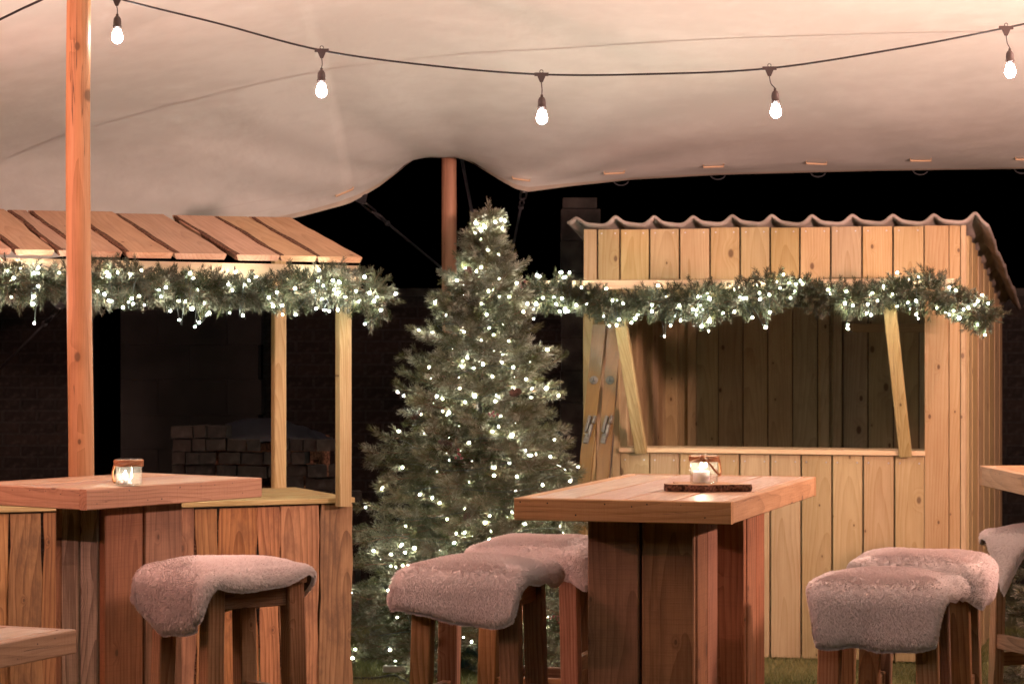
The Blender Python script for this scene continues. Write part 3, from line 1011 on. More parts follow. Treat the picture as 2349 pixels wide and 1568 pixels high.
for lev in range(17):
    xx = 0.0 + random.uniform(0, .03)
    Wd = .86 if lev < 12 else .86
    hh = .068
    while xx < Wd:
        w = random.choice((.07, .075, .105, .12, .09, .16))
        if lev == 16 and xx > .26: break
        if random.random() > .04:
            g = box_geo(0, w - .008, random.uniform(-.015, .015), .12, 0, hh - .005 - random.uniform(0, .006))
            me = pymesh('brick', *g); me.materials.append(M['brick'])
            link('brick', me, None, stk, Matrix.Translation((xx, random.uniform(-.03, .03), zlev)) @ Matrix.Rotation(random.uniform(-.07, .07), 4, 'Y') @ Matrix.Rotation(random.uniform(-.2, .2), 4, 'Z'))
        xx += w
    zlev += hh
# navy tarpaulin lying over the stack
vs, fs = [], []
nx_, ny_ = 30, 12
for i in range(nx_ + 1):
    for j in range(ny_ + 1):
        u, v_ = i / nx_, j / ny_
        hgt = .12 * math.sin(math.pi * min(1, u * 1.05)) ** .6 * (1 - .9 * abs(2 * v_ - 1) ** 2) + .03 * mnoise.noise(Vector((u * 6, v_ * 4, 1)))
        vs.append((-.02 + .66 * u, .62 * v_, max(.0, hgt)))
for i in range(nx_):
    for j in range(ny_):
        a = i * (ny_ + 1) + j
        fs.append((a, a + ny_ + 1, a + ny_ + 2, a + 1))
tp = link('tarpaulin', pymesh('tarpaulin', vs, fs), M['navy'], None, Matrix.Translation(P(470, 760, 13.75) * 1.0), True)
tp.matrix_basis = Matrix.Translation((P(470, 760, 13.85).x, 13.80, 1.05))
md = tp.modifiers.new('t', 'SOLIDIFY'); md.thickness = .01
tag(tp, 'dark navy tarpaulin heaped behind the brick stack', 'tarpaulin')
for p_ in ((0, .0), (.9, .0), (0, .6), (.9, .6)):
    pass
sup = empty('pallet_crate', (P(470, 760, 13.85).x, 13.82, 0), 0, 'dark wooden crate under the navy tarpaulin', 'crate')
for i in range(8):
    board('slat', sup, (.0, .02, .07 + .135 * i), (.62, .02, .07 + .135 * i), .11, .02, (0, 0, 1), M['bark'], variant=i)
    board('slat', sup, (.0, .58, .07 + .135 * i), (.62, .58, .07 + .135 * i), .11, .02, (0, 0, 1), M['bark'], variant=i)
for xx in (.02, .60):
    for yy in (.045, .555):
        board('corner_post', sup, (xx, yy, 0), (xx, yy, 1.05), .05, .03, XD, M['bark'])
# ================================================================== tables
YD = (0, 1, 0)
def box_leg(root, x0, x1, y0, y1, z1, mats, nf=2, ns=1, seed=0):
    """four-sided box leg of upright boards"""
    t = .03
    for k, yy in enumerate((y0 + t / 2, y1 - t / 2)):
        w = (x1 - x0) / nf
        for i in range(nf):
            board('leg_board', root, (x0 + w * (i + .5), yy, 0), (x0 + w * (i + .5), yy, z1), w - .010, t, XD, mats[0], variant=seed + i + 10 * k, bevel=.004)
    for k, xx in enumerate((x0 + t / 2, x1 - t / 2)):
        w = (y1 - y0 - 2 * t) / ns
        for i in range(ns):
            board('leg_board', root, (xx + .001, y0 + t + w * (i + .5), 0), (xx + .001, y0 + t + w * (i + .5), z1), w - .006, t, YD, mats[1], variant=seed + i + 20 + 10 * k, bevel=.004)

def table(name, label, c, yaw, wx, wy, H, th, nb, along, legs, lm, cat='table', nf=2, ns=1, group=None):
    root = empty(name, (c[0], c[1], 0), yaw, label, cat, group)
    e = .034
    zc_ = H - th / 2
    board('edge_board', root, (-wx / 2, -wy / 2 + e / 2, zc_), (wx / 2, -wy / 2 + e / 2, zc_), th, e, (0, 0, -1), M['edge'], variant=1, bevel=.003)
    board('edge_board', root, (-wx / 2, wy / 2 - e / 2, zc_), (wx / 2, wy / 2 - e / 2, zc_), th, e, (0, 0, -1), M['edge'], variant=2, bevel=.003)
    for s in (-1, 1):
        board('edge_board', root, (s * (wx / 2 - e / 2), -wy / 2 + e + .001, zc_), (s * (wx / 2 - e / 2), wy / 2 - e - .001, zc_), th, e, (0, 0, -1), M['edge'], variant=3 + s, bevel=.003)
    hm = HOLE
    for (ax, sgn, n_) in (('y', -1, wx), ('x', -1, wy), ('x', 1, wy)):
        for q in range(int(n_ / .085)):
            s_ = -n_ / 2 + .03 + .085 * q + random.uniform(-.02, .02)
            zz = H - random.choice((.012, .014, .02, .05))
            if ax == 'y': mw = Matrix.Translation((s_, -wy / 2 - .0004, zz)) @ Matrix.Rotation(R(90), 4, 'X')
            else: mw = Matrix.Translation((sgn * (wx / 2 + .0004), s_, zz)) @ Matrix.Rotation(R(90) * sgn, 4, 'Y')
            link('nail_hole', hm, None, root, mw @ Matrix.Scale(random.uniform(.6, 1.2), 4))
    ix, iy = wx / 2 - e - .001, wy / 2 - e - .001
    for i in range(nb):
        if along == 'y':
            w = 2 * ix / nb
            x = -ix + w * (i + .5)
            board('top_board', root, (x, -iy, H - .017 - .001 * (i % 2)), (x, iy, H - .017 - .001 * ((i + 1) % 2)), w - .011, .034, XD, M['top'], variant=i, bevel=.002)
        else:
            w = 2 * iy / nb
            y = -iy + w * (i + .5)
            board('top_board', root, (-ix, y, H - .017 - .001 * (i % 2)), (ix, y, H - .017 - .001 * (i % 2)), w - .011, .034, YD, M['top'], variant=i, bevel=.002)
    for k, (x0, x1, y0, y1) in enumerate(legs):
        box_leg(root, x0, x1, y0, y1, H - .036, lm, nf, ns, 100 * k)
    return root

TH = 1.11
HOLE = pymesh('nail_hole', [(0, 0, 0)] + [(.0026 * math.cos(k * .785), .0026 * math.sin(k * .785), 0) for k in range(8)], [(0, 1 + k, 1 + (k + 1) % 8) for k in range(8)])
HOLE.materials.append(M['black'])
table('poseur_table', 'long wooden high table in the middle holding a candle on a bark slice', (.559, 8.9495), R(-16.7), .704, 1.5, TH, .07, 4, 'y', [(-.16, .20, -.58, -.22), (-.16, .20, .22, .58)], (M['leg'], M['leg']), ns=2, group='wooden high tables')
table('poseur_table', 'wooden high table on the left with one grey-sided pedestal and a tealight jar', (-1.410, 9.312), R(53.8), .88, .60, TH, .07, 3, 'x', [(-.18, .22, -.12, .125)], (M['leg'], M['grey']), ns=2, group='wooden high tables')
table('poseur_table', 'wooden high table cut off by the right edge, fleece-covered stool below', (2.345, 9.736), R(4), .90, 1.30, TH, .077, 4, 'y', [(-.11, .2, -.2, .16)], (M['leg'], M['leg']), group='wooden high tables')
table('low_table', 'low bare wooden table corner at the bottom left', (-1.202 - .40 * .45 - .917 * .21, 7.21 - .917 * .45 + .40 * .21), R(66.4 - 0.0), .90, .42, .82, .066, 2, 'x', [(-.15, .15, -.1, .1)], (M['leg'], M['leg']))

# ================================================================== stools and fleeces
SEAT = .84
def stool(label, c, yaw, s=.29, lw=.068, lt=.05):
    root = empty('bar_stool', (c[0], c[1], 0), yaw, label, 'stool', 'wooden bar stools')
    h = s / 2
    k = 0
    for sx_ in (-1, 1):
        for sy_ in (-1, 1):
            sp = .02
            board('leg', root, (sx_ * (h + sp), sy_ * (h + sp * .6), 0), (sx_ * h, sy_ * h, SEAT - .022), lw, lt, XD, M['stool'], variant=k + int(label.__hash__() % 7), bevel=.004)
            k += 1
    for sy_ in (-1, 1):
        board('rail', root, (-h + lw / 2, sy_ * h, SEAT - .06), (h - lw / 2, sy_ * h, SEAT - .06), .07, .03, (0, 0, 1), M['stool'], variant=1)
        board('stretcher', root, (-h + lw / 2 - .012, sy_ * (h + .005), .37), (h - lw / 2 + .012, sy_ * (h + .005), .37), .055, .03, (0, 0, 1), M['stool'], variant=2)
    for sx_ in (-1, 1):
        board('rail', root, (sx_ * h, -h + lt / 2, SEAT - .06), (sx_ * h, h - lt / 2, SEAT - .06), .07, .03, (0, 0, 1), M['stool'], variant=3)
        board('stretcher', root, (sx_ * (h + .008), -h + lt / 2 - .008, .44), (sx_ * (h + .008), h - lt / 2 + .008, .44), .055, .03, (0, 0, 1), M['stool'], variant=4)
    w = (s + .075) / 3
    for i in range(3):
        x = -(s + .075) / 2 + w * (i + .5)
        board('seat_board', root, (x, -(s + .075) / 2, SEAT - .011), (x, (s + .075) / 2, SEAT - .011), w - .004, .022, XD, M['stool'], variant=i)
    return root

def fleece(label, c, yaw, over, seed=0, flare=.12, cflare=.5, puff=.02, hair=62000, hl=.0095, rot=0.0, shift=(0, 0), round_=.62, hu=.178):
    """sheepskin lying over a seat: over(side, t) is the overhang in metres along each side"""
    rg = np.random.default_rng(seed)
    n = 60
    S = np.linspace(-1, 1, n + 1)
    s, t = np.meshgrid(S, S, indexing='ij')
    oL, oR, oF, oB = over['L'](t), over['R'](t), over['F'](s), over['B'](s)
    sr = s * np.sqrt(1 - round_ * t * t / 2)
    tr = t * np.sqrt(1 - round_ * s * s / 2)
    u = np.where(s < 0, sr * (hu + oL), sr * (hu + oR))
    v = np.where(t < 0, tr * (hu + oF), tr * (hu + oB))
    ang = np.arctan2(t, s)
    wob = 1 + .018 * np.sin(ang * 4 + seed) + .012 * np.sin(ang * 9 + seed * 2)
    u, v = u * wob, v * wob
    cr, sr_ = math.cos(rot), math.sin(rot)
    u, v = u * cr - v * sr_ + shift[0], u * sr_ + v * cr + shift[1]
    r = .042
    arc = r * math.pi / 2
    du, dv = np.maximum(0, np.abs(u) - hu), np.maximum(0, np.abs(v) - hu)
    d = np.hypot(du, dv)
    dd = np.maximum(d, 1e-6)
    cx, cy = np.sign(u) * du / dd, np.sign(v) * dv / dd
    corner = 2 * du * dv / dd ** 2
    fl = np.clip(flare + cflare * corner + .03 * np.sin(ang * 5 + seed * 1.3), .0, .92)
    th = np.minimum(d, arc) / r
    out = np.where(d < arc, r * np.sin(th), r + fl * (d - arc))
    drop_ = np.where(d < arc, r * (1 - np.cos(th)), r + np.sqrt(1 - fl ** 2) * (d - arc))
    # a soft wave in the hanging part
    wv = .005 * np.sin((u * cy - v * cx) * 17 + seed) * np.clip((d - .03) / .1, 0, 1)
    X = np.clip(u, -hu, hu) + cx * (out + wv)
    Y = np.clip(v, -hu, hu) + cy * (out + wv)
    ins = np.clip(1 - (np.abs(u) / hu) ** 4, 0, 1) * np.clip(1 - (np.abs(v) / hu) ** 4, 0, 1)
    bumpy = .004 * np.sin(u * 17 + seed) * np.sin(v * 15 + seed * 2)
    Z = SEAT + .008 + puff * ins - drop_ + bumpy * (d < .02)
    Pm = np.stack([X, Y, Z], -1)
    gs = np.gradient(Pm, axis=0); gt = np.gradient(Pm, axis=1)
    Nn = np.cross(gs, gt); Nn /= np.linalg.norm(Nn, axis=-1, keepdims=True) + 1e-9
    eg = np.clip(np.minimum(1 - np.abs(s), 1 - np.abs(t)) / .16, 0, 1)
    top = Pm + Nn * (.004 + .022 * np.sqrt(eg * (2 - eg)))[..., None]
    gs = np.gradient(top, axis=0); gt = np.gradient(top, axis=1)
    Nt = np.cross(gs, gt); Nt /= np.linalg.norm(Nt, axis=-1, keepdims=True) + 1e-9
    m1 = n + 1
    idx = np.arange(m1 * m1).reshape(m1, m1)
    V = np.concatenate([top.reshape(-1, 3), Pm.reshape(-1, 3)])
    a, b_, c_, d_ = idx[:-1, :-1].ravel(), idx[1:, :-1].ravel(), idx[1:, 1:].ravel(), idx[:-1, 1:].ravel()
    o = m1 * m1
    F = [tuple(q) for q in np.stack([a, b_, c_, d_], 1).tolist()]
    nt_ = len(F)
    F += [tuple(q) for q in np.stack([d_ + o, c_ + o, b_ + o, a + o], 1).tolist()]
    rim = list(idx[:, 0]) + list(idx[-1, 1:]) + list(idx[-2::-1, -1]) + list(idx[0, -2:0:-1])
    for i in range(len(rim)):
        p, q = int(rim[i]), int(rim[(i + 1) % len(rim)])
        F.append((q, p, p + o, q + o))
    me = pymesh('hide', V.tolist(), F)
    me.materials.append(M['wool_base']); me.materials.append(M['hide'])
    mi = np.zeros(len(F), dtype=np.int32); mi[nt_:2 * nt_] = 1
    me.polygons.foreach_set('material_index', mi)
    root = link('sheepskin_throw', me, None, None, None, True)
    root.location = (c[0], c[1], 0)
    root.rotation_euler = (0, 0, yaw)
    tag(root, label, 'sheepskin', 'sheepskin throws on the stools')
    # wool
    nr = hair // 6
    fi = rg.uniform(0, n - 1e-6, hair); fj = rg.uniform(0, n - 1e-6, hair)
    e_ = rg.integers(0, 4, nr); ee = rg.uniform(0, n - 1e-6, nr)
    fi[:nr] = np.where(e_ == 0, 0, np.where(e_ == 1, n - 1e-4, ee)); fj[:nr] = np.where(e_ == 2, 0, np.where(e_ == 3, n - 1e-4, ee))
    i0, j0 = fi.astype(int), fj.astype(int)
    a_, b2 = (fi - i0)[:, None], (fj - j0)[:, None]
    def lerp(A):
        return A[i0, j0] * (1 - a_) * (1 - b2) + A[i0 + 1, j0] * a_ * (1 - b2) + A[i0, j0 + 1] * (1 - a_) * b2 + A[i0 + 1, j0 + 1] * a_ * b2
    p = lerp(top); nn = lerp(Nt)
    outw = np.zeros_like(p)
    ctr = top[n // 2, n // 2]
    outw[:nr] = p[:nr] - ctr; outw[:nr, 2] -= .03
    outw /= np.linalg.norm(outw, axis=1, keepdims=True) + 1e-9
    clump = np.stack([np.sin(p[:, 0] * 210 + 3 * np.sin(p[:, 1] * 120)), np.sin(p[:, 1] * 230 + 3 * np.sin(p[:, 2] * 140)), np.sin(p[:, 2] * 220 + 2 * np.sin(p[:, 0] * 130))], 1)
    comb = np.stack([np.sin(p[:, 1] * 11 + seed), np.cos(p[:, 0] * 9 + seed * 2), -.9 + 0 * p[:, 0]], 1)
    comb -= nn * (comb * nn).sum(1, keepdims=True)
    comb /= np.linalg.norm(comb, axis=1, keepdims=True) + 1e-9
    dr = nn * .62 + comb * .55 + outw * .5 + rg.normal(0, .13, p.shape) + clump * .05
    dr /= np.linalg.norm(dr, axis=1, keepdims=True)
    ln = hl * rg.uniform(.65, 1.15, hair)[:, None]
    side = np.cross(dr, nn + rg.normal(0, .22, p.shape)); side /= np.linalg.norm(side, axis=1, keepdims=True) + 1e-9
    w = .0011
    mid = p + dr * ln * .55
    tip = p + dr * ln + clump * .0006 + np.array([0, 0, -.0015])
    vv = np.stack([p - side * w, p + side * w, mid - side * w * .8, mid + side * w * .8, tip], 1).reshape(-1, 3)
    base = np.arange(hair)[:, None] * 5
    ff = np.concatenate([base + np.array([[0, 1, 3]]), base + np.array([[0, 3, 2]]), base + np.array([[2, 3, 4]])])
    tone = np.clip(.80 + .04 * (clump.sum(1) / 3) + rg.normal(0, .06, hair), 0, 1)
    tint = np.stack([tone * .8, tone * .8, tone * .92, tone * .92, np.clip(tone * 1.15, 0, 1)], 1).ravel()
    w_ = link('wool', fast_mesh('wool', vv, ff, tint), M['wool'], root)
    w_['kind'] = 'stuff'
    return root

K = lambda v: (lambda t: v + 0 * t)
S1 = ((-.934, 8.614), R(37.4))
S2 = ((-.107, 8.644), R(-16))
S3 = ((.105, 9.544), R(-16))
S4 = ((1.162, 8.144), R(-16))
S5 = ((1.39, 8.894), R(-16))
S6 = ((2.075, 10.08), R(20.5))
stool('wooden bar stool in front of the left high table', *S1, s=.30, lw=.062, lt=.06)
stool('wooden bar stool nearest the camera left of the middle table', *S2)
stool('wooden bar stool half hidden behind the middle table leg', *S3)
stool('nearer wooden bar stool right of the middle table', *S4)
stool('farther wooden bar stool right of the middle table', *S5)
stool('wooden bar stool under the right edge table', *S6, s=.28, lw=.045, lt=.045)
fleece('sheepskin on the left stool, its corner curling out to the right', *S1, dict(L=lambda t: .21 - .03 * t, R=lambda t: .12 + .07 * np.clip(t, 0, 1), F=lambda s: .06 + .12 * np.clip(-s - .55, 0, 1) * 2, B=lambda s: .19 + 0 * s), seed=3, flare=.03, cflare=.10, round_=.9)
fleece('sheepskin draped over the front of the stool before the Christmas tree', *S2, dict(L=lambda t: .15 + 0 * t, R=lambda t: .055 + .05 * np.clip(t, 0, 1), F=lambda s: .175 + .03 * s, B=K(.07)), seed=5, flare=.10, cflare=.22)
fleece('sheepskin mostly hidden behind the middle table leg', *S3, dict(L=K(.10), R=lambda t: .16 + 0 * t, F=lambda s: .06 + .12 * np.clip(s, 0, 1), B=K(.09)), seed=8, flare=.06, cflare=.25)
fleece('sheepskin hanging low in front on the nearer right stool', *S4, dict(L=lambda t: .05 + .02 * t, R=lambda t: .06 + .02 * t, F=lambda s: .20 + .006 * np.sin(s * 5), B=K(.06)), seed=11, flare=.05, cflare=.2, round_=.35)
fleece('sheepskin on the farther right stool, folded over its right corner', *S5, dict(L=K(.07), R=lambda t: .13 - .03 * t, F=lambda s: .07 + .10 * np.clip(s, 0, 1), B=K(.07)), seed=14, flare=.05, cflare=.2)
fleece('pale sheepskin with a pointed corner at the right edge', *S6, dict(L=lambda t: .04 + .20 * np.clip(1 - np.abs(t + .25) / .75, 0, 1), R=K(.06), F=K(.05), B=K(.08)), seed=17, flare=.10, cflare=.3, round_=.4, hu=.165)

# ================================================================== candle jars
def flame_geo(c, h=.027, r=.0062):
    return lathe_geo([(.0003, 0), (r * .8, h * .15), (r, h * .32), (r * .7, h * .62), (.0003, h)], 10, c)

def jar(c, label, band_h, rad, H, hang, rz):
    root = empty('candle_jar', c, rz, label, 'jar', 'rope-bound glass candle jars')
    t = .0028
    prof = [(.0002, 0), (rad - .006, 0), (rad - .001, .003), (rad, .008), (rad, H - .003), (rad - .001, H), (rad - t, H - .001), (rad - t, .009), (rad - t - .004, .005), (.0002, .005)]
    link('glass', pymesh('glass', *lathe_geo(prof, 36)), M['glass'], root, smooth=True)
    geos = []
    nc = 6
    for i in range(nc):
        z = H - .004 - band_h * (i + .5) / nc
        pts = []
        for k in range(30):
            a = 2 * math.pi * k / 30
            rr = rad + .0025 + .0008 * math.sin(a * 11 + i * 2)
            pts.append((rr * math.cos(a), rr * math.sin(a), z + .0012 * math.sin(a * 3 + i)))
        geos.append(tube_geo(pts, band_h / nc * .62, 6, True))
    link('rope_band', pymesh('rope_band', *merge(geos)), M['rope'], root, smooth=True)
    tube('rope_handle', catmull(hang, 6), .0034, M['rope'], root, 7)
    kv, kf = lathe_geo([(.0002, -.008), (.006, -.005), (.008, 0), (.006, .006), (.0002, .009)], 8)
    link('rope_knot', pymesh('rope_knot', kv, kf), M['rope'], root, Matrix.Translation((hang[0][0], hang[0][1], hang[0][2])), True)
    return root

# left table: tealight
jl = P(296, 1098, 8.99)
jl.z = TH + .0005
jar(jl, 'rope-bound glass jar standing on the left table', .020, .0455, .092, [(-.046, .0, .082), (-.053, -.004, .06), (-.056, -.006, .035), (-.05, -.004, .012), (-.047, 0, .02)], 0)
tl_ = empty('tealight', jl + Vector((-.012, -.008, .0055)), 0, 'small burning tealight inside the jar on the left table', 'candle')
cv, cf = lathe_geo([(.0002, 0), (.019, 0), (.0195, .002), (.0195, .019), (.0185, .019), (.0185, .015)], 20)
link('cup', pymesh('cup', cv, cf), M['alu'], tl_, smooth=True)
wv_, wf_ = lathe_geo([(.018, .014), (.010, .0145), (.0002, .0145)], 16)
link('wax', pymesh('wax', wv_, wf_), M['wax'], tl_)
tube('wick', [(0, 0, .0145), (.0005, 0, .021)], .0009, M['black'], tl_, 5)
link('flame', pymesh('flame', *flame_geo((.0003, 0, .019))), M['flame'], tl_, smooth=True)

# middle table: slice of trunk with jar and pillar candle
jm = P(1615, 1090, 8.72)
slice_c = Vector((jm.x, jm.y, TH))
sl = empty('wood_slice', slice_c, R(-10), 'thin bark-edged slice of tree trunk under the candle jar', 'wood slice')
vs, fs = [], []
nseg = 90
rings_ = []
for lev, (z, k) in enumerate(((.001, .985), (.012, 1.0), (.024, .99))):
    for j in range(nseg):
        a = 2 * math.pi * j / nseg
        rr = .118 * (1 + .22 * math.cos(a * 3 + .6) * .6 + .12 * math.cos(a * 5 + 1.0) + .05 * math.cos(a * 9 + 2)) + .0035 * mnoise.noise(Vector((math.cos(a) * 14, math.sin(a) * 14, z * 60)))
        vs.append((rr * k * 1.08 * math.cos(a), rr * k * .78 * math.sin(a), z))
for l in range(2):
    for j in range(nseg):
        fs.append((l * nseg + j, l * nseg + (j + 1) % nseg, (l + 1) * nseg + (j + 1) % nseg, (l + 1) * nseg + j))
link('bark', pymesh('bark', vs, fs), M['bark'], sl)
fv = [(v[0] * .985, v[1] * .985, v[2]) for v in vs[2 * nseg:]]
link('cut_face', pymesh('cut_face', fv, [tuple(range(nseg))]), M['slice'], sl)
jc = slice_c + Vector((0, -.0, .0245))
jar(jc, 'rope-bound glass jar standing on the bark slice', .019, .0465, .095, [(-.010, -.053, .088), (.012, -.054, .070), (.032, -.046, .046), (.051, -.020, .030), (.055, -.004, .045), (.051, .010, .080)], 0)
cd = empty('pillar_candle', jc + Vector((-.009, -.004, .0055)), 0, 'short white candle burning in the jar on the bark slice', 'candle')
pv, pf = lathe_geo([(.0002, 0), (.0265, 0), (.0275, .002), (.0275, .034), (.026, .0355), (.012, .033), (.0002, .0325)], 28)
link('wax', pymesh('wax', pv, pf), M['wax'], cd, smooth=True)
tube('wick', [(0, 0, .032), (.001, 0, .041)], .001, M['black'], cd, 5)
link('flame', pymesh('flame', *flame_geo((.0006, 0, .038))), M['flame'], cd, smooth=True)

# ================================================================== festoon strings
bulb_me = pymesh('bulb', *lathe_geo([(.0125, 0), (.0135, -.007), (.0175, -.019), (.0208, -.032), (.0203, -.041), (.016, -.050), (.008, -.0555), (.0003, -.057)], 20))
bulb_me.materials.append(M['bulb'])
sock_me = pymesh('socket', *lathe_geo([(.0002, .056), (.005, .056), (.0055, .048), (.010, .045), (.0142, .037), (.0155, .026), (.0155, .012), (.0172, .0115), (.0172, .007), (.0155, .0065), (.0145, -.003), (.0002, -.003)], 18))
sock_me.materials.append(M['brown_plastic'])
cv1, cf1 = box_geo(-.027, .027, -.0065, .0065, -.0065, .0065)
tri = ([(-.016, -.006, -.006), (.016, -.006, -.006), (.0055, -.005, -.030), (-.0055, -.005, -.030), (-.016, .006, -.006), (.016, .006, -.006), (.0055, .005, -.030), (-.0055, .005, -.030)],
       [(0, 3, 2, 1), (4, 5, 6, 7), (0, 1, 5, 4), (1, 2, 6, 5), (2, 3, 7, 6), (3, 0, 4, 7)])
eye_v, eye_f = tube_geo([(.0065 * math.cos(a), 0, .011 + .0065 * math.sin(a)) for a in np.linspace(0, 2 * math.pi, 13)[:-1]], .0018, 5, True)
con_me = pymesh('connector', *merge([(cv1, cf1), tri, (eye_v, eye_f)]))
con_me.materials.append(M['brown_plastic'])
for me in (bulb_me, sock_me):
    me.polygons.foreach_set('use_smooth', [True] * len(me.polygons))

def festoon(label, cable, drops, Y=None):
    root = empty('festoon_lights', cable[0], 0, label, 'string lights', 'festoon bulb strings')
    o = Vector(cable[0])
    path = catmull([Vector(p) - o for p in cable], 10)
    tube('cable', path, .0042, M['black'], root, 6)
    for con, base in drops:
        con, base = Vector(con) - o, Vector(base) - o
        near_i = min(range(len(path)), key=lambda i: (path[i] - con).length)
        tdir = (path[min(near_i + 1, len(path) - 1)] - path[max(near_i - 1, 0)]).normalized()
        c_ = link('connector', con_me, None, root, axes(con, tdir, Vector((0, 0, 1))))
        top = base + Vector((0, 0, .056))
        lo = con + Vector((0, 0, -.03))
        mid = (top + lo) / 2 + Vector(((lo.x - top.x) * .35 + .002, 0, -.004))
        tube('drop_wire', catmull([lo, mid, top], 5), .0021, M['black'], root, 5)
        s_ = link('socket', sock_me, None, root, Matrix.Translation(base) @ Matrix.Rotation(random.uniform(-.05, .05), 4, 'Y'))
        link('bulb', bulb_me, None, s_)
    return root
FY = 10.0
cab = [P(-220, -150, FY), P(60, -70, FY), P(268, -4, FY), P(500, 54, FY), P(738, 116, FY), P(1000, 152, FY), P(1242, 171, FY), P(1480, 170.5, FY), P(1765, 157, FY), P(2060, 112, FY), P(2308, 64, FY), P(2500, 20, FY), P(2800, -70, FY)]
dr_ = [(P(268, -4, FY), P(269, 66, FY)), (P(738, 116, FY), P(737.5, 190, FY)), (P(1242, 171, FY), P(1243, 251, FY)), (P(1765, 157, FY), P(1779, 237, FY)), (P(2308, 64, FY), P(2317, 145, FY)), (P(2800, -70, FY), P(2803, 5, FY)), (P(-220, -150, FY), P(-220, -75, FY))]
festoon('black festoon string with lit white bulbs swagged across the tent', cab, dr_)
cab2 = [P(-420, 250, 8.6), P(0, 45, 8.6), P(95, 0, 8.6), P(420, -150, 8.5), P(900, -260, 8.3), P(1400, -300, 8.2), P(2000, -260, 8.2), P(2800, -120, 8.4)]
dr2 = [(p, p + Vector((.004, 0, -.12))) for p in (P(420, -150, 8.5), P(900, -260, 8.3), P(1400, -300, 8.2), P(2000, -260, 8.2), P(2800, -120, 8.4))]
festoon('second festoon cable just crossing the top left corner', cab2, dr2)
fill_cab = [Vector((-2.6, 5.2, 2.95)), Vector((-1.6, 5.2, 2.82)), Vector((-.6, 5.2, 2.76)), Vector((.4, 5.2, 2.76)), Vector((1.4, 5.2, 2.82)), Vector((2.4, 5.2, 2.95))]  # unseen string, added to brighten the fronts of tables and stools
festoon('unseen festoon string added above the view for front fill, nearest the camera', fill_cab, [(p, p + Vector((.004, 0, -.12))) for p in catmull(fill_cab, 2)[1:10]])

# ================================================================== warm floodlights on the tent poles outside the frame
def floodlight(label, loc, aim, power, col):
    root = empty('floodlight', loc, 0, label, 'floodlight', 'warm floodlights on the side poles')
    d = Vector(aim).normalized()
    mw = axes((0, 0, 0), Vector((0, 0, 1)).cross(d), d)
    link('housing', pymesh('housing', *lathe_geo([(.0002, -.15), (.07, -.15), (.12, -.09), (.145, 0), (.148, .004), (.138, .004), (.13, -.02)], 24)), M['black'], root, mw, True)
    lm_ = emit('floodlight_lens', col, 25.0)
    link('lens', pymesh('lens', *lathe_geo([(.13, -.018), (.07, -.012), (.0002, -.010)], 24)), lm_, root, mw)
    tube('bracket', [mw @ Vector((.146, 0, -.03)), mw @ Vector((.16, 0, -.1)), mw @ Vector((0, 0, -.22)), mw @ Vector((-.16, 0, -.1)), mw @ Vector((-.146, 0, -.03))], .008, M['black'], root, 6)
    ld = bpy.data.lights.new('floodlight_beam', 'AREA')
    ld.shape = 'DISK'; ld.size = .26; ld.energy = power; ld.color = col
    lo = bpy.data.objects.new('floodlight_beam', ld)
    COL.objects.link(lo); lo.parent = root
    lo.matrix_basis = mw @ Matrix.Translation((0, 0, .006)) @ Matrix.Rotation(math.pi, 4, 'X')
floodlight('warm floodlight on a side pole to the right of the view', (3.75, 8.9, 2.0), (-.55, .48, .68), FLOOD_R, WARM)
floodlight('pink floodlight on a side pole to the left of the view', (-3.6, 7.8, 2.12), (.40, .40, .82), FLOOD_L, PINK)
for px_, lab in ((3.95, 'tent pole to the right of the view carrying a floodlight'), (-3.75, 'tent pole to the left of the view carrying a pink floodlight')):
    Yp = 8.85 if px_ > 0 else 7.65
    pole('tent_pole', 1174.5 + px_ / Yp * FPX, 1174.5 + px_ / Yp * FPX, Yp, .0475, float(tent_z(px_, Yp)) - .01, lab)

